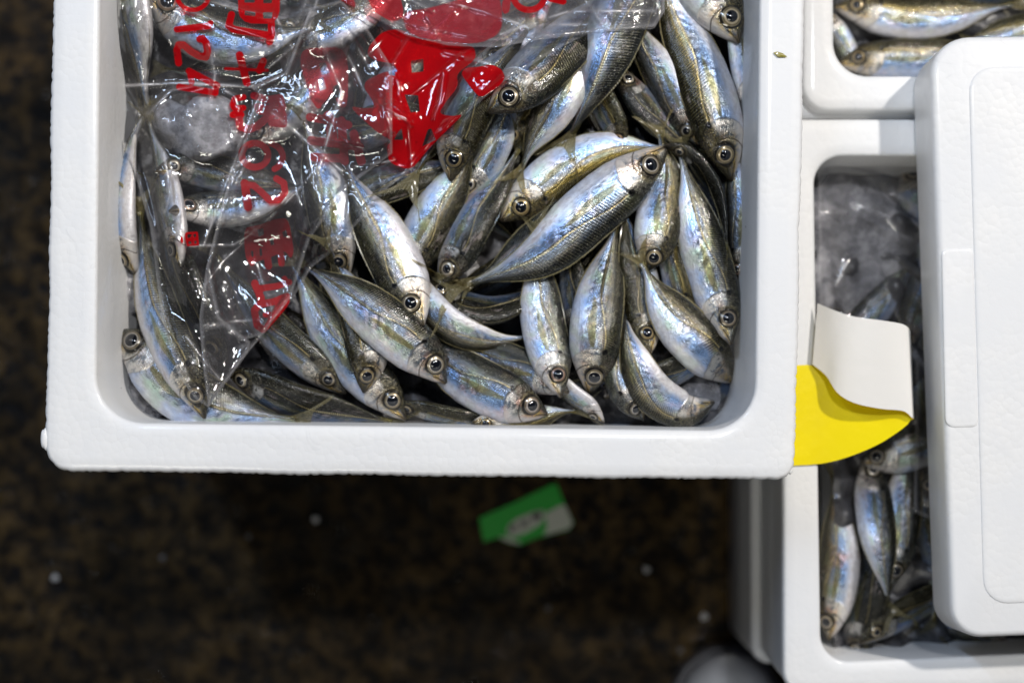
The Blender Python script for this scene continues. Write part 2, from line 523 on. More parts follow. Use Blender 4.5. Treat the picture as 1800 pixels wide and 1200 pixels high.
def foam_box(outer, inner, ro, ri, rim, base, depth, label, taper=0.010, itaper=0.004, group=None, name="foam_box", scallop=0.0006):
    N = 900
    def res(c):
        seg = np.linalg.norm(np.roll(c, -1, 0) - c, axis=1)
        cum = np.concatenate([[0], np.cumsum(seg)])
        s = np.linspace(0, cum[-1], N, endpoint=False)
        e = np.vstack([c, c[:1]])
        return np.stack([np.interp(s, cum, e[:, 0]), np.interp(s, cum, e[:, 1])], 1)
    co = rounded([P(x, y, rim)[:2] for x, y in outer], ro)
    ci = rounded([P(x, y, rim)[:2] for x, y in inner], ri)
    co, ci = res(co), res(ci)
    no, ni = out_normals(co), out_normals(ci)
    k = np.arange(N)
    bead = np.abs(np.sin(k * 0.93 + np.sin(k * 0.37) * 1.1)) ** 0.6 * scallop
    rough = np.interp(k, np.arange(0, N + 12, 12), rng.normal(0, scallop * 0.5, len(np.arange(0, N + 12, 12))))
    jo = (bead + rough)[:, None] * no
    H = rim - base
    rings = []
    for (c, nr, off, z) in [
        (co, no, -taper - 0.006, base), (co, no, -taper, base + 0.004), (co, no, -taper * 0.35, rim - H * 0.35),
        (co, no, -0.0008, rim - 0.012), (co + jo * 0.6, no, 0.0, rim - 0.006), (co + jo, no, 0.0, rim - 0.0022),
        (co + jo * 0.7, no, -0.0006, rim - 0.0007), (co + jo * 0.25, no, -0.0018, rim),
        (co, no, -0.006, rim + 0.0001), (ci, ni, 0.006, rim + 0.0001),
        (ci, ni, 0.0015, rim), (ci, ni, 0.0004, rim - 0.0006), (ci, ni, 0.0, rim - 0.002),
        (ci, ni, -itaper * 0.3, rim - depth * 0.3), (ci, ni, -itaper, rim - depth + 0.012), (ci, ni, -itaper - 0.004, rim - depth + 0.003),
        (ci, ni, -itaper - 0.012, rim - depth)]:
        v = c + nr * off
        rings.append(np.column_stack([v, np.full(N, z)]))
    # start the inner rings at the point nearest to the outer ring's start
    s0 = int(np.argmin(np.linalg.norm(ci - co[0], axis=1)))
    for i in range(9, len(rings)):
        rings[i] = np.roll(rings[i], -s0, 0)
    verts = np.vstack(rings)
    faces = grid_faces(len(rings), N, wrap=True)
    verts = np.vstack([verts, [[*co.mean(0), base]], [[*ci.mean(0), rim - depth]]])
    cb, cf = len(verts) - 2, len(verts) - 1
    last = (len(rings) - 1) * N
    faces += [(cb, j, (j + 1) % N) for j in range(N)]
    faces += [(cf, last + (j + 1) % N, last + j) for j in range(N)]
    cen = co.mean(0)
    verts = verts - np.array([*cen, base])
    o = mesh_obj(name, verts, faces, FOAM)
    o.location = (*cen, base)
    me = o.data
    return tag(o, label, "foam box", group)


GB = "white foam fish boxes"
foam_box([(79, 826), (1397, 843), (1424, -420), (99, -420)], [(168, 742), (1327, 757), (1338, -330), (178, -330)],
         [0.011, 0.008, 0.012, 0.012], [0.021, 0.021, 0.018, 0.018], RIM, 0.0, 0.075,
         "large open white foam box full of fish under printed plastic", group=GB)
BIG = [o for o in COL.objects if o.name == "foam_box"][0]
for x, y, r, e in ((80, 771, .0021, 2.4), (1388, 827, .0013, 1.2), (1380, 832, .0012, 1.0)):
    c = np.array(P(x, y, RIM - 0.0022))
    vs = [c + r * np.array((math.sin(a) * math.cos(b), e * math.sin(a) * math.sin(b) * (1 + 0.12 * math.cos(5 * b)), math.cos(a))) for a in np.linspace(0, math.pi, 11) for b in np.linspace(0, 2 * math.pi, 20, endpoint=False)]
    mesh_obj("foam_bead", vs, grid_faces(11, 20, wrap=True), FOAM, BIG)
# the boxes on the right stand a little lower
foam_box([(1412, -330), (1411, 194), (2080, 194), (2080, -330)], [(1465, -280), (1466, 133), (2010, 133), (2010, -280)],
         [0.010, 0.012, 0.012, 0.010], [0.016, 0.016, 0.016, 0.016], RIM2, 0.0, 0.06,
         "open white foam box in the upper right corner holding two fish heads", taper=0.0005, group=GB, scallop=0.0001)
foam_box([(1377, 209), (1377, 1218), (2080, 1205), (2080, 209)], [(1431, 274), (1444, 1164), (2020, 1140), (2020, 274)],
         [0.008, 0.010, 0.012, 0.012], [0.013, 0.013, 0.016, 0.016], RIM2, 0.102, 0.070,
         "open white foam box half covered by a lid below the yellow strip", taper=0.0055, group=GB, scallop=0.0001)
foam_box([(1320, 284), (1321, 1166), (2000, 1156), (2000, 284)], [(1384, 340), (1384, 1110), (1950, 1100), (1950, 340)],
         [0.008, 0.010, 0.012, 0.012], [0.013, 0.013, 0.016, 0.016], 0.1015, 0.0, 0.06,
         "lower white foam box carrying another box, only its shaded side showing", taper=0.003, group=GB, scallop=0.0001)


boxA = [o for o in COL.objects if o.get("label", "").startswith("open white foam box in the upper")][0]


# ------------------------------------------------------------------ lid lying on the right boxes
def slab(outline, z0, z1, bev, steps=4, hb=None):
    hb = hb or bev
    c = outline
    n = out_normals(c)
    N = len(c)
    rings = [np.column_stack([c - n * 0.002, np.full(N, z0)]), np.column_stack([c, np.full(N, z0 + 0.002)])]
    for i in range(steps + 1):
        a = math.pi / 2 * i / steps
        rings.append(np.column_stack([c - n * hb * (1 - math.cos(a)), np.full(N, z1 - bev + bev * math.sin(a))]))
    v = np.vstack(rings)
    f = grid_faces(len(rings), N, wrap=True)
    v = np.vstack([v, [[*c.mean(0), z0]], [[*c.mean(0), z1]]])
    last = (len(rings) - 1) * N
    f += [(len(v) - 2, (j + 1) % N, j) for j in range(N)]
    f += [(len(v) - 1, last + j, last + (j + 1) % N) for j in range(N)]
    return v, f


ZL = RIM2 + 0.030
lc = [P(1634, 64, ZL), P(1674, 1122, ZL), P(2150, 1104, ZL), P(2150, 58, ZL)]
v, f = slab(rounded([P(x, y, 0.192)[:2] for x, y in ((1402, 208), (2085, 208), (2085, 168), (1402, 168))], [0.003] * 4, 0.004), 0.172, 0.192, 0.002)
mesh_obj("gap_fill_slab", v, f, FOAM, boxA)  # slab added between the boxes to make their gap lighter
lid = empty("foam_lid", (*np.mean([c[:2] for c in lc], 0), RIM2), "white foam lid with a raised centre panel lying on the right boxes", "lid")
v, f = slab(rounded([c[:2] for c in lc], [0.018, 0.014, 0.014, 0.014], 0.003), RIM2 + 0.0005, ZL, 0.0030)
mesh_obj("lid_board", v, f, FOAM, lid)
ZP = ZL + 0.0007
v, f = slab(rounded([P(x, y, ZP)[:2] for x, y in ((1703, 118), (1730, 1062), (2090, 1048), (2090, 110))], [0.011] * 4, 0.003),
            ZL - 0.003, ZP, 0.0007, hb=0.0028)
mesh_obj("raised_panel", v, f, FOAM, lid)
v, f = slab(rounded([P(x, y, ZL)[:2] for x, y in ((1655, 438), (1662, 752), (1719, 750), (1711, 436))], [0.002, 0.004, 0.002, 0.002], 0.002),
            ZL - 0.003, ZL + 0.0005, 0.0005, hb=0.0018)
mesh_obj("edge_rib", v, f, FOAM, lid)


# ------------------------------------------------------------------ fish
HPROF = np.array([[0, .07], [.02, .165], [.05, .33], [.09, .51], [.13, .665], [.18, .83], [.24, .945], [.32, .995], [.40, 1.0], [.50, .985],
                  [.60, .90], [.70, .715], [.78, .49], [.85, .28], [.91, .155], [.96, .115], [1.0, .13]])
WPROF = np.array([[0, .05], [.03, .15], [.07, .25], [.12, .33], [.18, .40], [.235, .455], [.26, .44], [.36, .47], [.48, .44], [.60, .36],
                  [.72, .25], [.82, .165], [.90, .12], [.96, .11], [1.0, .07]])


def catmull(pts, n):
    p = np.array(pts, float)
    if len(p) == 2:
        t = np.linspace(0, 1, n)[:, None]
        return p[0] * (1 - t) + p[1] * t
    e = np.vstack([2 * p[0] - p[1], p, 2 * p[-1] - p[-2]])
    out = []
    for i in range(1, len(e) - 2):
        for t in np.linspace(0, 1, 40, endpoint=False):
            a, b, c, d = e[i - 1], e[i], e[i + 1], e[i + 2]
            out.append(0.5 * (2 * b + (c - a) * t + (2 * a - 5 * b + 4 * c - d) * t * t + (3 * b - a - 3 * c + d) * t ** 3))
    out.append(p[-1])
    out = np.array(out)
    seg = np.linalg.norm(np.diff(out, axis=0), axis=1)
    cum = np.concatenate([[0], np.cumsum(seg)])
    s = np.linspace(0, cum[-1], n)
    return np.stack([np.interp(s, cum, out[:, k]) for k in range(out.shape[1])], 1)


class Pile:
    """height field of a heap in picture space: every fish is laid on what is already there"""
    def __init__(self, x0, y0, x1, y1, z0, g=4):
        self.x0, self.y0, self.g = x0, y0, g
        self.w, self.h = int((x1 - x0) / g), int((y1 - y0) / g)
        self.z = np.full((self.h, self.w), z0, float)
        self.z0 = z0
    def idx(self, x, y):
        i = np.clip(((np.asarray(y) - self.y0) / self.g).astype(int), 0, self.h - 1)
        j = np.clip(((np.asarray(x) - self.x0) / self.g).astype(int), 0, self.w - 1)
        return i, j
    def get(self, x, y):
        return self.z[self.idx(x, y)]
    def put(self, x, y, z):
        i, j = self.idx(x, y)
        np.maximum.at(self.z, (i.ravel(), j.ravel()), z.ravel())


DV = {'U': (0, -1), 'D': (0, 1), 'L': (-1, 0), 'R': (1, 0)}
NU, NV = 72, 34
FISH_TOP = []


def make_fish(pile, label, pts, Hpx, dorsal, roll=0.0, tone=(0.3, 0.1, 0.2, 0.5), spread=0.24, dz=(0, 0), tail=0.20, sink=0.55,
              group="fish heaped in the big box", zmax=0.254, eyes=(1,), fix=None, headz=0.0):
    c2 = catmull(pts, NU)                                   # spine in picture space, snout to tail base
    u = np.linspace(0, 1, NU)
    t2 = np.gradient(c2, axis=0); t2 /= np.linalg.norm(t2, axis=1)[:, None]
    d2 = np.stack([-t2[:, 1], t2[:, 0]], 1)
    sgn = np.sign(np.mean(d2 @ np.array(DV[dorsal])))
    d2 *= sgn if sgn != 0 else 1
    hp = np.interp(u, HPROF[:, 0], HPROF[:, 1]) / 2
    # rounder nose at both rims
    wp = np.interp(u, WPROF[:, 0], WPROF[:, 1]) / 2
    k = (ZC - pile.z0 - 0.016) / FPX
    Hpx = Hpx * 0.95
    H = Hpx * k
    r = math.radians(roll)
    tz = np.sqrt((wp * H * math.cos(r)) ** 2 + (hp * H * math.sin(r)) ** 2)         # half size towards the sky
    sw = np.sqrt((hp * Hpx * math.cos(r)) ** 2 + (wp * Hpx * math.sin(r)) ** 2)     # half size sideways (px)
    a = np.linspace(-0.9, 0.9, 13)
    if fix is not None:
        z = np.interp(u, np.linspace(0, 1, len(fix)), fix)
    else:
        X_ = c2[:, 0:1] + d2[:, 0:1] * sw[:, None] * a
        Y_ = c2[:, 1:2] + d2[:, 1:2] * sw[:, None] * a
        under = pile.get(X_, Y_)
        need = under + tz[:, None] * np.sqrt(1 - a ** 2)
        zr = np.percentile(need, 82, axis=1)
        co = np.polyfit(u, zr, 3)
        z = np.polyval(co, u)
        z = z + max(0, np.percentile(zr - z, 90)) * 0.5
        z = z - tz * (1 - sink) * 0.8
        z = z + np.linspace(dz[0], dz[1], NU)
        z = z - headz * smooth01(0.35, 0.0, u)
        over = np.max(z + tz) - zmax
        if over > 0:
            z = z - over * 0.9
    before = pile.z.copy()
    FISH_TOP.append((label[:40], float(np.max(z + tz))))
    aa = np.linspace(-1, 1, 21)
    for uu in range(NU - 1):
        for fr in (0, 0.5):
            cx = c2[uu] * (1 - fr) + c2[uu + 1] * fr
            pile.put(cx[0] + d2[uu, 0] * sw[uu] * aa, cx[1] + d2[uu, 1] * sw[uu] * aa, z[uu] + tz[uu] * np.sqrt(np.maximum(0, 1 - aa ** 2)))
    C = np.array([P(x, y, zz) for (x, y), zz in zip(c2, z)])
    T = np.gradient(C, axis=0); T /= np.linalg.norm(T, axis=1)[:, None]
    D0 = np.column_stack([d2[:, 0], -d2[:, 1], np.zeros(NU)])
    D0 -= T * np.sum(D0 * T, 1)[:, None]; D0 /= np.linalg.norm(D0, axis=1)[:, None]
    Z0 = np.cross(T, D0); Z0 *= np.sign(Z0[:, 2:3])
    D = D0 * math.cos(r) + Z0 * math.sin(r)
    Nn = Z0 * math.cos(r) - D0 * math.sin(r)
    hup = hp * H * (1.0 - 0.10 * smooth01(0.0, 0.5, u) * smooth01(1.0, 0.5, u))
    hdn = hp * H * (1.0 + 0.10 * smooth01(0.0, 0.5, u) * smooth01(1.0, 0.5, u))
    ww = wp * H

    def surf(uu, hh, side, off=0.0):
        uu, hh = np.broadcast_arrays(np.asarray(uu, float), np.asarray(hh, float))
        I = lambda A: np.stack([np.interp(uu, u, A[:, q]) for q in range(3)], -1)
        cc, dd, nn = I(C), I(D), I(Nn)
        hv = np.where(hh > 0, np.interp(uu, u, hup), np.interp(uu, u, hdn)) * hh
        fl = np.abs(hh)
        ws = np.interp(uu, u, ww) * np.sqrt(np.maximum(0, 1 - fl ** 2.1))
        return cc + dd * hv[..., None] + nn * (side * (ws + off))[..., None]

    base = np.array([C[:, 0].mean(), C[:, 1].mean(), (C[:, 2] - tz).min()])
    root = empty("horse_mackerel", tuple(base), label, "fish", group)
    th = np.linspace(0, 2 * math.pi, NV, endpoint=False)
    hh = np.cos(th); sd = np.where(np.sin(th) >= 0, 1.0, -1.0)
    V = np.stack([surf(u, np.full(NU, hh[j]), sd[j]) for j in range(NV)], 1).reshape(-1, 3)
    fu = np.repeat(u, NV); fh = np.tile(hh, NU); fs = np.tile(sd, NU)
    F = grid_faces(NU, NV, wrap=True)
    F.append(tuple(range(NV))[::-1]); F.append(tuple((NU - 1) * NV + j for j in range(NV)))
    n = len(V)
    body = mesh_obj("body", V, F, SKIN, root, attrs={"fu": fu, "fh": fh, "fs": fs, "fe": np.where(np.isin(fs, eyes) if len(eyes) else fs > 9, 1.0, 0.0)})
    body.color = tone
    # eyes: a domed iris carrying a black pupil
    re = 0.186 * H
    for side in eyes:
        ue, he = 0.118, 0.16
        e0 = surf(ue, he, side)
        du = (surf(ue + .03, he, side) - surf(ue - .03, he, side)); du /= np.linalg.norm(du)
        dh = (surf(ue, he + .25, side) - surf(ue, he - .25, side)); dh -= du * np.dot(dh, du); dh /= np.linalg.norm(dh)
        nn = np.cross(du, dh)
        if np.dot(nn, e0 - np.array([np.interp(ue, u, C[:, q]) for q in range(3)])) < 0: nn = -nn
        nn = nn * 0.75 + np.array([np.interp(ue, u, Nn[:, q]) for q in range(3)]) * side * 0.25
        nn /= np.linalg.norm(nn)
        def dome(rad, rise, lift, nr=8, ns=28):
            vs, er = [e0 + nn * (lift + rise)], [0.0]
            fs_ = []
            for i in range(1, nr + 1):
                q = i / nr
                for j in range(ns):
                    an = 2 * math.pi * j / ns
                    vs.append(e0 + (du * math.cos(an) + dh * math.sin(an)) * rad * q + nn * (lift + rise * (1 - q ** 2.4)))
                    er.append(q)
            for j in range(ns):
                fs_.append((0, 1 + j, 1 + (j + 1) % ns))
            for i in range(nr - 1):
                for j in range(ns):
                    A, B = 1 + i * ns, 1 + (i + 1) * ns
                    fs_.append((A + j, B + j, B + (j + 1) % ns, A + (j + 1) % ns))
            return vs, fs_, er
        vs, ff, er = dome(re, re * 0.30, -re * 0.02)
        eye = mesh_obj("eye", vs, ff, IRIS, root, attrs={"er": er})
        eye.color = tone
        vs, ff, er = dome(re * (0.55 + 0.08 * random.random()), re * 0.20, re * 0.19, 5, 24)
        mesh_obj("pupil", vs, ff, PUPIL, eye)
    tint = (1.25, 1.2, 1.1, 1) if tone[3] > 0.6 else ((0.55, 0.55, 0.5, 1) if tone[1] > 0.55 else (1, 1, 1, 1))
    # tail fin: two lobes of rays
    if tail > 0:
        L = np.sum(np.linalg.norm(np.diff(C, axis=0), axis=1))
        nr, nt = 10, 25
        tt = np.linspace(-1, 1, nt); rr = np.linspace(0, 1, nr)
        Tn, Dn, Nt = T[-3:].mean(0), D[-1], Nn[-1]
        Tn = Tn * np.array([1, 1, 0.35]); Tn /= np.linalg.norm(Tn)
        vs, ft, fr = [], [], []
        b0 = hp[-1] * H * 0.95
        for q in rr:
            for t in tt:
                ln = tail * L * (0.42 + 0.58 * abs(t) ** 1.3) * (1 + 0.06 * math.sin(9 * t + Hpx))
                vs.append(C[-1] - Tn * 0.002 + Tn * q * ln + Dn * t * (b0 + q * spread * L * 0.55 * (0.5 + 0.5 * q))
                          + Nt * (0.0012 * math.sin(3 * t + 4 * q + Hpx) * q))
                ft.append(t); fr.append(q)
        vs = np.array(vs)
        kk = (ZC - vs[:, 2]) / FPX
        vs[:, 2] = np.maximum(vs[:, 2], before[pile.idx(vs[:, 0] / kk + NX, NY - vs[:, 1] / kk)] + 0.0007 + 0.0004 * np.array(ft))
        fo = mesh_obj("tail_fin", vs, grid_faces(nr, nt), FIN, root, attrs={"ft": np.array(ft), "fr": fr})
        fo.color = tint
    # breast fin laid along the side
    for side in eyes:
        nr, nt = 9, 11
        vs, ft, fr = [], [], []
        flare = random.uniform(0.8, 1.25); drop = random.uniform(0.10, 0.30)
        for q in np.linspace(0, 1, nr):
            wd = 0.15 * flare * (0.35 + 1.25 * q) * (1 - q) ** 0.45 + 0.012
            for t in np.linspace(-1, 1, nt):
                uu = 0.268 + (0.225 + 0.05 * t) * q
                h_ = -0.12 - drop * q * 0.9 + t * wd
                vs.append(surf(uu, h_, side, 0.0003 + 0.0012 * q * (1 - q) * 2))
                ft.append(t * 0.5); fr.append(q * 0.7 + 1.15)
        fo = mesh_obj("pectoral_fin", vs, grid_faces(nr, nt), FIN, root, attrs={"ft": np.array(ft), "fr": fr})
        fo.color = tint
    # back and belly fins, mostly folded down
    for nm, sg, u0, u1, ht in (("dorsal_fin", 1, 0.34, 0.93, 0.045), ("anal_fin", -1, 0.52, 0.93, 0.032)):
        nr, nt = 36, 4
        vs, ft, fr = [], [], []
        for uu in np.linspace(u0, u1, nr):
            e = surf(uu, sg * 0.97, 1.0)
            dd = np.array([np.interp(uu, u, D[:, q]) for q in range(3)]) * sg
            tt_ = np.array([np.interp(uu, u, T[:, q]) for q in range(3)])
            q = (uu - u0) / (u1 - u0)
            hg = ht * H * (math.sin(math.pi * min(1, q * 1.02 + 0.02)) ** 0.5) * (1 - 0.45 * q) * (0.9 + 0.2 * math.sin(uu * 210))
            for j in range(nt):
                vs.append(e + (dd * 0.75 + tt_ * 0.65) * hg * j / (nt - 1))
                ft.append(uu * 8); fr.append(j / (nt - 1) * 0.6)
        fo = mesh_obj(nm, vs, grid_faces(nr, nt), FIN, root, attrs={"ft": np.array(ft), "fr": fr})
        fo.color = tint
    return root


# tones: (gold, darkness, pink, whiteness)
SIL, BLU, GLD = (0.15, 0.0, 0.25, 0.5), (0.08, 0.02, 0.1, 0.4), (0.95, 0.15, 0.2, 0.4)
DRK, WHT, OLV, PNK = (0.4, 0.9, 0.2, 0.2), (0.2, 0.0, 0.2, 1.0), (0.7, 0.3, 0.1, 0.4), (0.3, 0.15, 1.0, 0.5)
MIX = (0.4, 0.12, 0.3, 0.5)

pile = Pile(150, -330, 1345, 775, 0.212)
pile.z[:] = 0.194
for i_, (x_, y_, an_, ln_) in enumerate([(420, -40, 20, 330), (640, -60, 160, 330), (900, -90, 40, 320), (480, 180, 75, 340), (640, 130, 100, 340), (720, 40, 30, 340),
                                         (440, 330, 60, 300), (330, 560, 80, 300), (560, 600, 30, 320), (760, 420, 70, 320), (880, 470, 150, 330), (1010, 470, 95, 330),
                                         (1130, 450, 80, 330), (1200, 520, 110, 320), (1060, 250, 50, 320), (980, 170, 120, 320), (1110, 120, 60, 330), (860, 660, 20, 330),
                                         (1060, 640, 160, 320), (1240, 180, 85, 320), (820, 330, 45, 320), (560, 420, 85, 320), (760, 220, 130, 320), (1220, 690, 140, 220)]):
    ca, sa = math.cos(math.radians(an_)) * ln_ / 2, math.sin(math.radians(an_)) * ln_ / 2
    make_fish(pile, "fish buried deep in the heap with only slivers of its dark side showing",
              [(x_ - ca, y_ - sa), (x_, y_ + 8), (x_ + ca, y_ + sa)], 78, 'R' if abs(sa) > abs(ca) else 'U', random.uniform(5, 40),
              (0.4, random.uniform(0.9, 1.0), 0.3, 0.0), group="fish buried in the big box", sink=0.2)  # near-black tone puts the gap shade into these buried fish
pile.z = np.maximum(pile.z, 0.211)
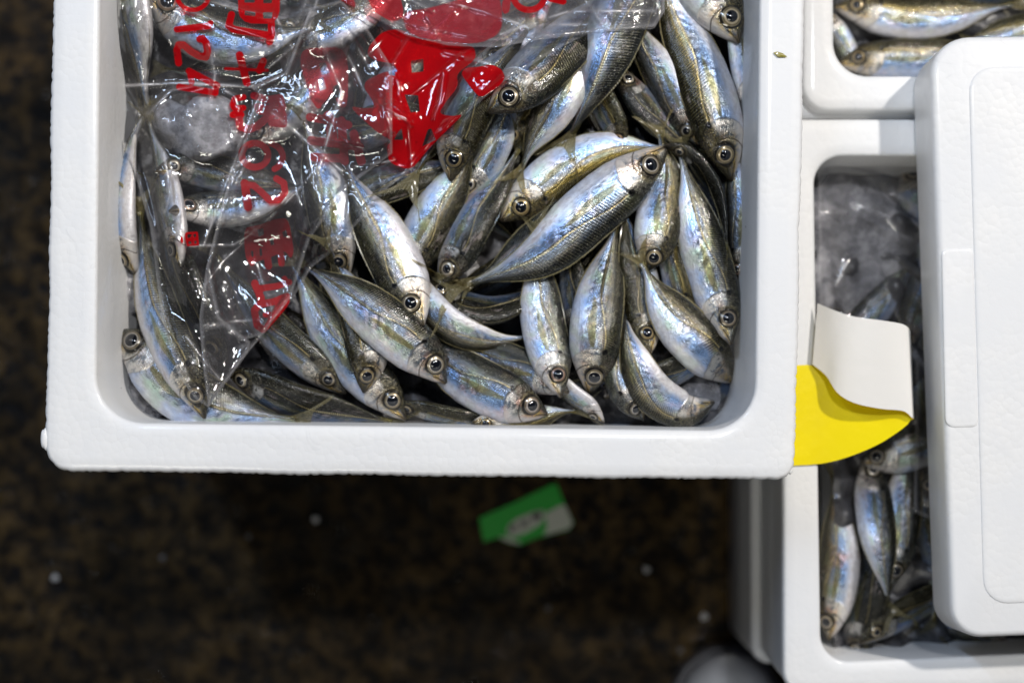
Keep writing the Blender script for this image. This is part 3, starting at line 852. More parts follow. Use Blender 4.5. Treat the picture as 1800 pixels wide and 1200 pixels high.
FISH = [
    # the deepest ones first
    ("pale fish under the plastic slanting up between the broken red lettering and the ice", [(425, 262), (490, 208), (552, 140), (600, 70), (640, 10)], 84, 'L', -10, (0.3, 0.1, 0.4, 0.9), {}),
    ("silver fish under the plastic along the top edge right of the red block", [(500, 92), (575, 55), (650, 10), (720, -40)], 84, 'U', -10, (0.4, 0.05, 0.5, 0.9), {}),
    ("fish covered by the large red emblem", [(642, 262), (690, 175), (742, 95), (800, 20)], 92, 'R', 10, MIX, {}),
    ("dark fish lying across under the lower tip of the broken lettering", [(545, 262), (620, 232), (700, 205), (780, 190)], 76, 'U', 20, (0.4, 0.6, 0.4, 0.3), {}),
    ("rosy silver fish under the plastic left of the dark backed head", [(800, 192), (842, 130), (905, 60), (985, -20)], 104, 'L', -8, PNK, {}),
    ("dark curled fish deep in the gap under the crossed tails at the centre", [(752, 492), (800, 532), (865, 548), (930, 520), (960, 470)], 74, 'D', 40, DRK, {}),
    ("dark fish under the plastic left of the olive tail fin and above two silver bodies", [(560, 372), (630, 345), (700, 322), (770, 300), (830, 270)], 84, 'D', 20, (0.5, 0.5, 0.2, 0.4), {}),
    ("small gold head wedged under the fish with its mouth open near the top centre", [(900, 262), (905, 225), (930, 190), (980, 140), (1010, 90)], 74, 'R', 15, GLD, {}),
    ("narrow gold striped strip of a fish below the long tail at the top", [(1098, 262), (1075, 205), (1050, 150), (1030, 90)], 62, 'R', 45, GLD, {}),
    ("gold ribbed strip of fish squeezed between two heads on the right", [(1222, 590), (1200, 520), (1184, 440), (1172, 370), (1165, 300)], 62, 'R', 30, GLD, {}),
    ("dark backed fish crossing under the twisted body near the right corner", [(1060, 678), (1130, 668), (1195, 645), (1250, 612), (1290, 575)], 66, 'U', 35, (0.5, 0.6, 0.1, 0.4), {}),
    ("grey scaled back of a fish along the lower wall left of the bottom head", [(690, 708), (745, 720), (800, 731), (870, 742), (935, 748)], 52, 'U', 55, OLV, {}),
    ("black backed fish with half its eye showing along the lower left wall", [(396, 650), (445, 672), (520, 702), (600, 722), (690, 740)], 82, 'U', 38, DRK, {}),
    ("fish hidden under the bottom head with only its yellow tail sticking out", [(830, 742), (880, 742), (930, 738), (975, 726), (1012, 722)], 58, 'D', 0, GLD, dict(spread=0.30, tail=0.30)),
    ("small pale belly piece beside the yellow tail on the lower wall", [(1062, 742), (1035, 715), (1000, 690), (960, 650), (930, 620)], 50, 'L', -50, WHT, {}),
    ("pale blue fish standing along the right wall beside the long silver one", [(1300, 505), (1303, 440), (1298, 360), (1292, 300), (1286, 240)], 62, 'L', -35, BLU, {}),
    ("bluish fish along the right wall under the olive one at the top", [(1318, 210), (1312, 150), (1304, 80), (1296, 10), (1290, -60)], 60, 'R', -30, BLU, {}),
    ("blackish green fish between the left one and the tip of plastic", [(400, 640), (360, 565), (322, 470), (295, 390), (275, 330)], 92, 'R', 48, (0.5, 0.75, 0.05, 0.2), {}),
    ("dark blue sliver of a fish between two upright heads at the lower centre", [(1010, 590), (1012, 530), (1005, 470), (985, 410)], 58, 'R', 25, (0.05, 0.7, 0.1, 0.2), {}),
    ("bluish fish behind the wide eyed head at the edge of the plastic", [(810, 350), (842, 300), (868, 245), (890, 190), (905, 130)], 70, 'L', 10, BLU, {}),
    ("dark green tail half of a fish under the red numbers", [(540, 30), (480, 70), (420, 105), (350, 125), (288, 122)], 62, 'U', 20, (0.4, 0.55, 0.1, 0.3), dict(spread=0.24)),
    ("dark purple fish with a small eye squeezed under the white bellied one", [(1092, 120), (1115, 165), (1150, 212), (1190, 245), (1240, 268)], 66, 'L', 25, (0.15, 0.85, 0.7, 0.2), {}),
    ("fish under the red print whose olive tail fin fans out below it", [(880, 70), (840, 150), (795, 215), (760, 262), (732, 305)], 66, 'R', 0, OLV, dict(spread=0.34, tail=0.34)),
    ("white fish under the plastic with its olive tail standing up by the left wall", [(318, 470), (305, 400), (292, 330), (276, 262), (262, 215)], 74, 'L', -42, WHT, dict(spread=0.2)),
    ("dark head with a round eye under the clear plastic facing left", [(272, 300), (330, 294), (395, 305), (470, 322), (545, 335)], 70, 'U', 12, (0.2, 0.45, 0.6, 0.3), {}),
    ("white bellied fish facing left under the plastic with a clear round eye", [(298, 372), (355, 368), (420, 362), (480, 348), (545, 322)], 80, 'U', -24, (0.05, 0.0, 0.1, 1.0), {}),
    ("silver blue fish wedged in the lower left corner with its snout on the wall", [(200, 582), (252, 618), (320, 682), (405, 720), (520, 738)], 114, 'U', 0, BLU, {}),
    ("pale fish bent along the left wall with its head down", [(240, 482), (214, 420), (210, 340), (226, 265), (250, 205)], 84, 'L', -40, (0.5, 0.0, 0.15, 1.0), {}),
    ("white bellied fish upright in the top left corner", [(222, -110), (226, -10), (238, 70), (250, 140), (260, 188)], 98, 'L', -38, (0.6, 0.05, 0.1, 1.0), dict(spread=0.18)),
    ("dark blue fish half hidden between the crescent and the bottom head", [(1000, 690), (950, 660), (890, 632), (830, 610), (770, 585)], 76, 'U', 10, (0.15, 0.35, 0.3, 0.4), {}),
    ("large head under the plastic at the top left with red figures across it", [(258, -6), (318, 28), (388, 60), (465, 68), (550, 48)], 116, 'U', -8, MIX, {}),
    ("white crescent of a fish curved across the centre of the heap", [(722, 470), (752, 535), (800, 580), (865, 598), (935, 592)], 66, 'D', -22, (0.5, 0.05, 0.1, 0.9), dict(eyes=())),
    ("silver green fish with its head hidden beside the wide white one", [(702, 492), (738, 432), (778, 362), (812, 300), (835, 250)], 92, 'R', 0, OLV, {}),
    ("dark fish with violet belly pointing down left at the centre", [(772, 502), (802, 452), (848, 372), (888, 305), (912, 262)], 86, 'R', 22, (0.4, 0.6, 0.6, 0.4), {}),
    ("upright fish under the plastic beside the red column of writing", [(612, 488), (592, 432), (572, 350), (552, 275), (532, 205)], 88, 'L', -4, (0.55, 0.05, 0.3, 0.8), {}),
    ("dark gold head with the widest eye at the edge of the plastic", [(792, 318), (803, 258), (832, 195), (880, 115), (930, 50)], 92, 'R', 12, (0.95, 0.5, 0.1, 0.4), {}),
    ("wide white bellied fish pointing down below the tip of the red print", [(744, 572), (716, 512), (672, 425), (632, 345), (603, 282)], 102, 'L', 6, (0.45, 0.08, 0.25, 0.9), {}),
    ("pale blue fish lying under two heads with its big eye by the lower wall", [(714, 738), (676, 692), (606, 612), (556, 535), (510, 455)], 92, 'R', 2, (0.5, 0.12, 0.1, 0.5), {}),
    ("slim dark fish coming out from under the plastic tip", [(608, 692), (560, 650), (490, 582), (432, 518), (380, 448)], 76, 'R', 20, (0.35, 0.3, 0.2, 0.5), {}),
    ("dark gold head pointing straight down between two silver fish", [(640, 690), (646, 632), (630, 560), (602, 495), (575, 430)], 84, 'L', 24, (0.9, 0.55, 0.1, 0.5), {}),
    ("large olive backed fish on the left with its tail raised and plastic over its side", [(360, 735), (336, 672), (292, 572), (264, 480), (247, 372)], 92, 'R', 12, (0.6, 0.12, 0.15, 1.0), dict(spread=0.20, tail=0.20)),
    ("silver fish with a red tinged gill lying lowest against the near wall", [(962, 728), (910, 706), (838, 668), (772, 628), (700, 585)], 100, 'R', 2, (0.15, 0.14, 0.75, 0.8), {}),
    ("light silver fish lying on top with its mouth just open left of the bottom head", [(784, 674), (742, 622), (676, 562), (602, 507), (532, 464)], 100, 'R', -2, (0.2, 0.05, 0.45, 0.7), {}),
    ("short bluish back beside the curled fish on the lower wall", [(1132, 738), (1098, 690), (1084, 630), (1082, 565), (1085, 500)], 68, 'L', 12, BLU, {}),
    ("curled silver fish with its white belly up in the lower right", [(1256, 706), (1200, 722), (1140, 686), (1110, 615), (1097, 545)], 80, 'L', -14, (0.55, 0.0, 0.25, 1.0), dict(eyes=(), tail=0.05)),
    ("gold head with a dark ringed eye behind the twisted body on the right", [(1143, 622), (1134, 568), (1122, 500), (1108, 430), (1095, 360)], 78, 'L', 14, (0.95, 0.4, 0.1, 0.4), {}),
    ("gold headed fish arching under the centre fish", [(880, 388), (930, 350), (1012, 293), (1092, 262), (1175, 262)], 98, 'D', -2, (1.0, 0.0, 0.2, 0.5), {}),
    ("white bellied fish on its back squeezed beside the long olive fish", [(1226, 258), (1200, 200), (1160, 130), (1130, 75), (1105, 10)], 74, 'L', -26, (0.2, 0.05, 0.4, 1.0), {}),
    ("silver fish with a gold stripe hanging tail down between two dark ones", [(1035, 70), (1006, 125), (970, 190), (936, 250), (916, 298)], 84, 'L', -6, (0.5, 0.0, 0.4, 0.8), dict(spread=0.26, tail=0.27)),
    ("dark backed fish with a clear ringed eye at the edge of the plastic", [(858, 198), (902, 166), (972, 108), (1045, 30), (1100, -50)], 108, 'R', 10, (0.4, 0.3, 0.6, 0.6), {}),
    ("blue grey fish from the top edge tapering to a dark tail", [(1150, -130), (1118, -40), (1085, 60), (1045, 155), (1004, 240)], 112, 'R', 8, (0.15, 0.30, 0.9, 0.5), dict(spread=0.28, tail=0.24)),
    ("blue silver fish under the centre fish with its tail crossing a dark gap", [(1080, 330), (1040, 360), (960, 415), (890, 462), (832, 494)], 98, 'U', 2, (0.1, 0.05, 0.15, 0.5), dict(spread=0.2, tail=0.2)),
    ("upright silver blue fish with a light eye left of the taller upright one", [(986, 698), (972, 640), (957, 560), (948, 480), (940, 405)], 84, 'R', -2, (0.12, 0.03, 0.15, 0.6), {}),
    ("upright fish with a broad fin on its side below the centre fish", [(1036, 692), (1044, 640), (1053, 560), (1066, 478), (1085, 390)], 98, 'R', 4, (0.4, 0.10, 0.3, 0.5), {}),
    ("bright head pointing down right of the centre fish", [(1136, 478), (1152, 428), (1166, 362), (1172, 300), (1160, 235)], 88, 'R', 0, (0.7, 0.05, 0.3, 0.7), {}),
    ("light blue silver centre fish lying diagonally across the heap", [(1174, 256), (1128, 298), (1042, 374), (950, 452), (818, 502)], 110, 'D', -3, (0.2, 0.03, 0.25, 0.6), dict(spread=0.30, tail=0.22)),
    ("twisted fish with its head turned down into the right corner", [(1288, 672), (1258, 634), (1206, 577), (1158, 520), (1128, 462)], 98, 'R', -6, (0.6, 0.05, 0.2, 0.7), dict(eyes=(-1,), headz=0.012)),
    ("long silver fish with gold spots along the right wall, eye low", [(1285, 605), (1269, 545), (1246, 455), (1220, 368), (1196, 268)], 92, 'R', -2, (0.45, 0.03, 0.2, 0.6), {}),
    ("thin dark fish seen from its back bending down over the silver one", [(1168, 254), (1205, 268), (1250, 320), (1270, 385), (1279, 440)], 52, 'R', 62, (0.4, 1.0, 0.3, 0.1), dict(spread=0.08)),
    ("large olive fish on the right wall with a long fin on its pale belly", [(1286, 318), (1268, 245), (1226, 128), (1185, 30), (1150, -70)], 104, 'L', 2, (0.85, 0.18, 0.2, 0.8), {}),
    ("pale gold head cut by the top edge beside the right wall", [(1299, 76), (1266, 18), (1212, -75), (1165, -150), (1120, -220)], 116, 'R', -2, (0.75, 0.05, 0.3, 0.8), {}),
]
for (lab, pts, H, dr, roll, tone, kw) in FISH:
    make_fish(pile, lab, pts, H, dr, roll, tone, **kw)
if __name__ == "__main__":
    print("pile top", sorted(FISH_TOP, key=lambda q: -q[1])[:8], float(pile.z.max()))

# ------------------------------------------------------------------ ice under the fish
def ice_sheet(name, poly_world, z, amp, seed):
    c = poly_world
    r = np.random.default_rng(seed)
    x0, y0 = c.min(0); x1, y1 = c.max(0)
    n = 70
    xs, ys = np.linspace(x0, x1, n), np.linspace(y0, y1, n)
    Xg, Yg = np.meshgrid(xs, ys)
    Z = np.zeros_like(Xg)
    for k in range(26):
        fx, fy = r.normal(0, 160), r.normal(0, 160)
        Z += np.sin(Xg * fx + Yg * fy + r.uniform(0, 6)) / 5
    Z = z + amp * np.abs(Z)
    v = np.stack([Xg, Yg, Z], -1).reshape(-1, 3)
    o = mesh_obj(name, v, grid_faces(n, n), ICE)
    return tag(o, kind="stuff")


ice_sheet("crushed_ice", np.array([P(200, 752, 0.19)[:2], P(1305, -320, 0.19)[:2]]), 0.192, 0.006, 3)


# ------------------------------------------------------------------ ice pieces in the big box
def ice_lump(px, py, z, r, sq, label, seed, group=None, ns=18, pile_of=None):
    q = np.random.default_rng(seed)
    c = np.array(P(px, py, z))
    ax = q.normal(0, 1, (9, 3)); ax /= np.linalg.norm(ax, axis=1)[:, None]
    lim = q.uniform(0.58, 0.92, 9)
    v = []
    for i in range(ns + 1):
        for j in range(2 * ns):
            a, b = math.pi * i / ns, math.pi * j / ns
            d = np.array((math.sin(a) * math.cos(b), math.sin(a) * math.sin(b), math.cos(a)))
            rr = 1.0
            for A, L in zip(ax, lim):
                dp = d @ A
                if dp > 0.01: rr = min(rr, L / dp)
            v.append(c + d * rr * r * np.array((1, 1, sq)))
    o = mesh_obj("ice_lump", np.array(v) - c, grid_faces(ns + 1, 2 * ns, wrap=True), ICEC)
    o.location = c
    if pile_of is not None:
        vv = np.array(v); kk = (ZC - vv[:, 2]) / FPX
        pile_of.put(vv[:, 0] / kk + NX, NY - vv[:, 1] / kk, vv[:, 2])
    return tag(o, label, "ice", group)


def mat_clear_ice():
    M = Mat("clear_grey_ice")
    p = M.obj()
    n = M.noise(p, 200, 5, 0.7); n2 = M.noise(p, 60, 3)
    c = M.mix(n.ss(0.4, 0.65), (0.33, 0.325, 0.345), (0.66, 0.65, 0.68))
    pr = M.principled(Base_Color=c, Roughness=0.10, Specular_IOR_Level=0.5, Normal=M.bump(n + n2 * 1.5, 0.0018, 0.5))
    t = M.n("ShaderNodeBsdfTransparent"); t.inputs[0].default_value = (0.85, 0.86, 0.88, 1)
    return M.done(M.shader_mix(n2.ss(0.3, 0.7) * 0.40 + 0.40, t.outputs[0], pr))


ICEC = mat_clear_ice()
ice_lump(368, 235, 0.213, 0.0185, 0.6, "large rounded ice lump under the clear plastic below the red figures", 4, ns=30, pile_of=pile)
ice_lump(318, 222, 0.211, 0.014, 0.7, "smaller ice lump on the left of the large one under the plastic", 6, ns=24, pile_of=pile)
ice_lump(258, 690, 0.200, 0.017, 0.6, "wet ice lump in the lower left corner of the big box", 8)
for x_, y_, z_, r_, lab_, sd_ in ((222, 515, 0.203, 0.013, "flat grey ice lump against the left wall above the corner fish", 71), (236, 660, 0.200, 0.012, "grey ice lump by the left wall below the corner head", 72),
                             (1212, 694, 0.198, 0.015, "dark wet ice lump in the lower right corner of the big box", 73), (1165, 700, 0.200, 0.010, "small dark ice lump between the curled and the twisted fish", 74)):
    ice_lump(x_, y_, z_, r_, 0.6, lab_, sd_, ns=20)
for i in range(26):
    a, d = rng.uniform(0, 6.28), rng.uniform(0, 16)
    ice_lump(268 + d * math.cos(a), 718 + d * math.sin(a), 0.206, rng.uniform(0.0008, 0.0020), 0.9,
             "tiny white crumb of crushed ice in the lower left corner", 20 + i, "crumbs of crushed ice in the corner", ns=5)


# ------------------------------------------------------------------ plastic bags
def seg_dist(x, y, poly):
    d = np.full(x.shape, 1e9)
    for (ax, ay), (bx, by) in zip(poly[:-1], poly[1:]):
        vx, vy = bx - ax, by - ay
        L = vx * vx + vy * vy + 1e-9
        t = np.clip(((x - ax) * vx + (y - ay) * vy) / L, 0, 1)
        d = np.minimum(d, np.hypot(x - ax - t * vx, y - ay - t * vy))
    return d


def poly_sdf(x, y, poly):
    p = list(poly) + [poly[0]]
    inside = np.zeros(x.shape, bool)
    for (ax, ay), (bx, by) in zip(p[:-1], p[1:]):
        cr = ((ay > y) != (by > y)) & (x < (bx - ax) * (y - ay) / (by - ay + 1e-12) + ax)
        inside ^= cr
    d = seg_dist(x, y, p)
    return np.where(inside, -d, d)


def chaikin(poly, it=2):
    p = [np.array(q, float) for q in poly]
    for _ in range(it):
        o = []
        for a, b in zip(p, p[1:] + p[:1]):
            o += [a * 0.8 + b * 0.2, a * 0.2 + b * 0.8]
        p = o
    return [tuple(q) for q in p]


def nearest_on(px, py, poly):
    p = list(poly) + [poly[0]]
    best, bx_, by_ = 1e9, px, py
    for (ax, ay), (bx, by) in zip(p[:-1], p[1:]):
        vx, vy = bx - ax, by - ay
        t = min(1, max(0, ((px - ax) * vx + (py - ay) * vy) / (vx * vx + vy * vy + 1e-9)))
        qx, qy = ax + t * vx, ay + t * vy
        d = (qx - px) ** 2 + (qy - py) ** 2
        if d < best: best, bx_, by_ = d, qx, qy
    return bx_, by_


def drape(pile, off, passes=260, sag=0.00002):
    """a membrane lying over the heap"""
    f = pile.z + off
    z = f.copy()
    for k in (1, 2, 3):
        z = np.maximum.reduce([z, np.roll(z, k, 0), np.roll(z, -k, 0), np.roll(z, k, 1), np.roll(z, -k, 1)])
    for _ in range(passes):
        a = (np.roll(z, 1, 0) + np.roll(z, -1, 0) + np.roll(z, 1, 1) + np.roll(z, -1, 1)) / 4
        z = np.maximum(a - sag, f)
    return z


def bilinear(pile, Z, x, y):
    fx = np.clip((x - pile.x0) / pile.g - 0.5, 0, pile.w - 1.001); fy = np.clip((y - pile.y0) / pile.g - 0.5, 0, pile.h - 1.001)
    i, j = fy.astype(int), fx.astype(int); a, b = fy - i, fx - j
    return (Z[i, j] * (1 - a) * (1 - b) + Z[i, j + 1] * (1 - a) * b + Z[i + 1, j] * a * (1 - b) + Z[i + 1, j + 1] * a * b)


def film_sheet(name, parent, pile, Z, poly, creases, inks, seed, lift=0.0, milk=0.05, crumple=40, step=3.0, amp=1.0):
    q = np.random.default_rng(seed)
    px = np.array(poly, float)
    x0, y0 = px.min(0) - 2 * step; x1, y1 = px.max(0) + 2 * step
    xs, ys = np.arange(x0, x1, step), np.arange(y0, y1, step)
    Xg, Yg = np.meshgrid(xs, ys)
    sd = poly_sdf(Xg, Yg, poly)
    keep = sd < step * 1.0
    out = keep & (sd > 0)
    for i, j in zip(*np.nonzero(out)):
        Xg[i, j], Yg[i, j] = nearest_on(Xg[i, j], Yg[i, j], poly)
    z = bilinear(pile, Z, Xg, Yg) + lift
    mk = np.full(Xg.shape, milk)
    cz = np.zeros(Xg.shape)
    for k, c in enumerate(creases):
        a, wd = (c[0], c[1]) if not isinstance(c[0], tuple) else (0.9, 7.0)
        pts = c[2] if not isinstance(c[0], tuple) else c
        d = seg_dist(Xg, Yg, pts)
        r = np.clip(1 - d / wd, 0, 1)
        z += amp * a * 0.0010 * (0.5 - 0.5 * np.cos(math.pi * r))
        cz = np.maximum(cz, np.exp(-(d / (1.5 + 0.5 * (k % 3))) ** 2) * (1.0 if k % 4 else 0.55))  # mask of the painted highlight streaks along each fold
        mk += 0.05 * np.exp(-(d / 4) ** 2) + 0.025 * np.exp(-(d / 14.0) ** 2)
    for k in range(crumple):
        cx, cy = q.uniform(x0, x1), q.uniform(y0, y1)
        an, ln = q.uniform(0, math.pi), q.uniform(20, 110)
        bend = q.uniform(-25, 25)
        pts = [(cx - math.cos(an) * ln, cy - math.sin(an) * ln), (cx - math.sin(an) * bend, cy + math.cos(an) * bend),
               (cx + math.cos(an) * ln, cy + math.sin(an) * ln)]
        d = seg_dist(Xg, Yg, pts)
        z += q.choice([-0.4, 0.7]) * q.uniform(0.4, 1.0) * 0.001 * (0.5 - 0.5 * np.cos(math.pi * np.clip(1 - d / q.uniform(6, 22), 0, 1))) * amp
    # a soft roll of the cut edge
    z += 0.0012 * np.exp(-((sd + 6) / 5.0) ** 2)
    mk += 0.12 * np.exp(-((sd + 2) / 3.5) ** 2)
    pr = np.full(Xg.shape, 60.0); pk = np.zeros(Xg.shape)
    for ink in inks:
        kind, pts, wd, pink = ink
        d = seg_dist(Xg, Yg, pts) - wd / 2 if kind == 's' else poly_sdf(Xg, Yg, pts)
        if kind == 'h':
            pr = np.maximum(pr, -d)
        else:
            pk = np.where(d < pr, pink, pk) if pink is not None else pk
            pr = np.minimum(pr, d)
    k = (ZC - z) / FPX
    V = np.stack([(Xg - NX) * k, -(Yg - NY) * k, z], -1)
    idx = -np.ones(Xg.shape, int)
    idx[keep] = np.arange(keep.sum())
    a, b, c, d = idx[:-1, :-1], idx[:-1, 1:], idx[1:, 1:], idx[1:, :-1]
    ok = (a >= 0) & (b >= 0) & (c >= 0) & (d >= 0) & ((sd[:-1, :-1] < 0) | (sd[1:, 1:] < 0) | (sd[:-1, 1:] < 0) | (sd[1:, :-1] < 0))
    F = np.stack([d[ok], c[ok], b[ok], a[ok]], 1)
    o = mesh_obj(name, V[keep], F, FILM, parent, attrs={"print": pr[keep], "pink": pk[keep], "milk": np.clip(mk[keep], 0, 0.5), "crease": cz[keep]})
    return o, (Xg, Yg, z, keep & (sd < -6))


bag = empty("plastic_bag", P(640, 300, 0.25), "crumpled clear plastic bag with large red print over the fish", "plastic bag")
ZF = drape(pile, 0.0016)


def arc(cx, cy, rx, ry, a0, a1, n=14):
    return [(cx + rx * math.cos(math.radians(a0 + (a1 - a0) * i / n)), cy + ry * math.sin(math.radians(a0 + (a1 - a0) * i / n))) for i in range(n + 1)]


S = lambda w_, *p: ('s', list(p), w_ + 1.5, 0.0)
SP = lambda w_, *p: ('s', list(p), w_ + 2, 0.6)
PG = lambda pink, *p: ('p', chaikin(p), 0, pink)
HO = lambda *p: ('h', list(p), 0, None)
ink_main = [
    # column of figures on the left: 0 1 2 4 seen from behind and on their side
    ('s', arc(339, -8, 28, 26, 0, 180), 8, 0.0),
    S(10, (311, 52), (366, 46)), S(9, (366, 46), (370, 41)),
    S(11, (314, 111), (311, 88), (314, 79), (322, 79), (336, 91), (350, 99), (362, 101), (365, 90), (362, 75), (356, 68), (351, 69)),
    S(10, (332, 125), (382, 151)), S(9, (333, 126), (337, 145)), S(10, (315, 153), (378, 163)), S(9, (379, 153), (379, 164)),
    # second column
    PG(0, (418, -30), (493, -30), (491, 43), (419, 41)), HO((430, 19), (449, 22), (449, 29), (430, 27)), HO((462, 22), (479, 22), (478, 33), (463, 33)),
    HO((430, -20), (448, -20), (448, 5), (430, 5)), HO((463, -20), (478, -20), (478, 6), (463, 6)),
    S(11, (407, 26), (402, 45), (410, 52), (447, 58), (475, 63), (474, 74)), S(11, (477, 40), (477, 64)),
    S(12, (421, 97), (434, 146)), S(11, (463, 108), (456, 124)), S(4, (396, 121), (470, 124)),
    S(9, (428, 171), (412, 174), (409, 184), (412, 190), (428, 190)), S(10, (409, 202), (424, 202)),
    SP(11, (446, 168), (470, 176), (492, 172), (497, 190), (480, 186), (470, 196)),
    SP(12, (420, 208), (422, 222), (436, 228), (452, 222), (466, 210), (482, 198), (497, 202), (498, 218), (478, 216)),
    PG(0.5, (446, 180), (470, 184), (498, 196), (470, 204), (448, 200)),
    ('s', arc(448, 273, 23, 21, 0, 360, 24), 12, 0.25), ('s', arc(470, 276, 27, 24, -75, 62, 12), 11, 0.25),
    S(13, (430, 322), (436, 364)), ('s', [(430, 324), (446, 326), (460, 338), (474, 352), (490, 352), (501, 338), (499, 322), (486, 314)], 12, 0.2),
    PG(0.1, (428, 400), (455, 396), (480, 386), (507, 382), (517, 440), (512, 456), (500, 440), (482, 450), (440, 464), (431, 452)),
    HO((456, 436), (460, 436), (461, 450), (457, 450)), HO((441, 441), (445, 441), (446, 452), (442, 452)), HO((452, 404), (463, 400), (464, 412), (455, 416)),
    HO((496, 408), (503, 404), (506, 416), (499, 418)), HO((474, 420), (480, 418), (482, 430), (476, 431)),
    S(11, (470, 452), (472, 468)), S(10, (494, 448), (495, 463)), S(9, (439, 455), (443, 462)),
    S(12, (448, 498), (459, 524)), S(10, (456, 507), (486, 503), (508, 496)), S(9, (500, 490), (502, 496)),
    S(11, (462, 579), (452, 572), (447, 545), (456, 535), (482, 530), (504, 521)), S(17, (500, 528), (474, 574)), S(9, (467, 553), (481, 554)),
    # little seal
    ('s', [(328, 410), (346, 409), (348, 430), (330, 431), (327, 412)], 4, 0.0), S(5, (333, 421), (344, 420)), S(4, (338, 415), (339, 427)), S(3, (319, 418), (320, 425)),
    # broken lettering in the middle
    PG(0.75, (528, 92), (545, 84), (612, 84), (612, 188), (596, 190), (585, 160), (566, 188), (548, 170), (528, 120)),
    HO((560, 112), (572, 110), (580, 128), (566, 132)), HO((560, 138), (568, 136), (574, 156), (562, 160)), HO((586, 152), (596, 148), (598, 172), (588, 172)),
    SP(13, (545, 206), (578, 212), (612, 220)), SP(14, (547, 247), (590, 252), (632, 258)), SP(13, (551, 276), (603, 279)),
    SP(16, (577, 204), (584, 240)), SP(13, (600, 212), (606, 284)), SP(14, (622, 236), (635, 284)), SP(9, (560, 186), (548, 168)),
    # the large red emblem, creased
    PG(0.0, (645, 98), (649, 80), (672, 56), (702, 50), (736, 70), (832, 78), (838, 104), (802, 130), (806, 152), (783, 180), (771, 200), (797, 205),
       (815, 200), (792, 226), (757, 262), (723, 300), (684, 287), (678, 258), (690, 248), (664, 234), (612, 186), (640, 191), (662, 188), (634, 146), (680, 124), (701, 128),
       (692, 112), (664, 108)),
    HO((722, 107), (744, 104), (745, 126), (724, 128)), HO((711, 166), (735, 168), (738, 196), (722, 198)), HO((680, 122), (692, 118), (695, 134), (684, 132)),
    HO((700, 232), (706, 226), (709, 246), (692, 246)), HO((752, 228), (758, 226), (766, 246), (742, 258)),
    PG(0.0, (810, 130), (818, 119), (840, 118), (864, 113), (882, 122), (888, 136), (880, 150), (845, 174), (826, 152)),
]
ink_top = [
    PG(0.7, (640, -20), (700, -20), (712, 30), (690, 40), (655, 20)),
    PG(0.85, (704, 22), (760, 14), (836, -10), (880, -10), (884, 58), (836, 80), (720, 66)),
    ('s', arc(930, -6, 27, 24, 0, 180), 11, 0.1), S(10, (968, -2), (990, 3)), PG(0.6, (882, 0), (898, -4), (896, 22), (884, 26)),
    PG(0.8, (560, -20), (610, -20), (628, 10), (610, 28), (575, 14)),
]
CR = [
    [(545, 12), (500, 125), (440, 153)], [(545, -10), (520, 42)], [(203, 152), (330, 146), (440, 153)], [(456, 165), (430, 240), (395, 330), (358, 432)],
    [(530, 140), (560, 200), (622, 262)], [(600, 70), (640, 160), (718, 216), (724, 300)], [(617, 62), (650, 122)], [(690, 112), (722, 62)],
    [(722, 168), (782, 122), (830, 82)], [(572, 278), (500, 360), (392, 460), (360, 502)], [(520, 332), (538, 402)], [(335, 432), (410, 431), (462, 396), (510, 350)],
    [(440, 275), (415, 320), (400, 384)], [(288, 268), (300, 340), (290, 372)], [(365, 575), (410, 565), (452, 562), (472, 580)], [(328, 592), (365, 640), (386, 666)],
    [(640, 10), (700, 46), (862, 76)], [(935, 45), (1060, 42)], [(870, 180), (985, 86)], [(350, 0), (500, 32)], [(310, 10), (400, 46), (480, 72)],
    [(450, 462), (478, 540), (470, 600)], [(470, 122), (540, 62), (560, -10)], [(782, 92), (860, 112)], [(655, 150), (700, 190), (724, 220)], [(664, 170), (690, 232)],
    [(780, 130), (772, 180), (762, 208)], [(698, 140), (704, 176)], [(500, 170), (560, 205), (612, 236)], [(540, 235), (640, 262)], [(622, 292), (690, 283)],
    [(396, 160), (412, 168), (420, 190)], [(260, 200), (300, 160), (360, 150)], [(372, 170), (378, 130), (366, 80)], [(480, 20), (520, 100)],
]
main_poly = [(204, -80), (1165, -80), (1168, 20), (1150, 48), (1060, 48), (985, 84), (888, 142), (845, 178), (800, 215), (757, 258), (722, 300), (672, 339),
             (640, 380), (588, 440), (548, 470), (515, 525), (500, 545), (440, 615), (366, 716), (342, 700), (314, 660), (284, 560), (264, 400), (228, 275), (204, 245)]
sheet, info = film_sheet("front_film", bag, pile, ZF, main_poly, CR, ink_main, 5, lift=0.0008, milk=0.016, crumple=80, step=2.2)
top_poly = [(556, -80), (1172, -80), (1168, 22), (1150, 51), (1040, 60), (950, 70), (870, 84), (790, 81), (715, 63), (652, 30), (600, 2)]
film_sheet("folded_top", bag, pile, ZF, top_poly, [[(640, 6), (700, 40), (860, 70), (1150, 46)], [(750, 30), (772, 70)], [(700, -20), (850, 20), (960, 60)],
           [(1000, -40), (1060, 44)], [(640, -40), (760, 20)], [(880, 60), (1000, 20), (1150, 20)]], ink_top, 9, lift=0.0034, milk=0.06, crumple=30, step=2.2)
flap_poly = [(440, 153), (500, 128), (545, 14), (600, 0), (640, 40), (690, 120), (690, 270), (610, 330), (545, 420), (512, 522), (462, 588), (420, 600), (382, 560), (362, 470),
             (398, 330), (432, 240), (456, 168)]
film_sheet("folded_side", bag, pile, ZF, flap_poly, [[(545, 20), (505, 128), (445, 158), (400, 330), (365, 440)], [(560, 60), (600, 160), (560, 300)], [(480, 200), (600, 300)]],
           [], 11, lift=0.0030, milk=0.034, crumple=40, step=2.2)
corner_poly = [(362, 470), (384, 556), (440, 600), (438, 614), (366, 716), (356, 640), (350, 560)]
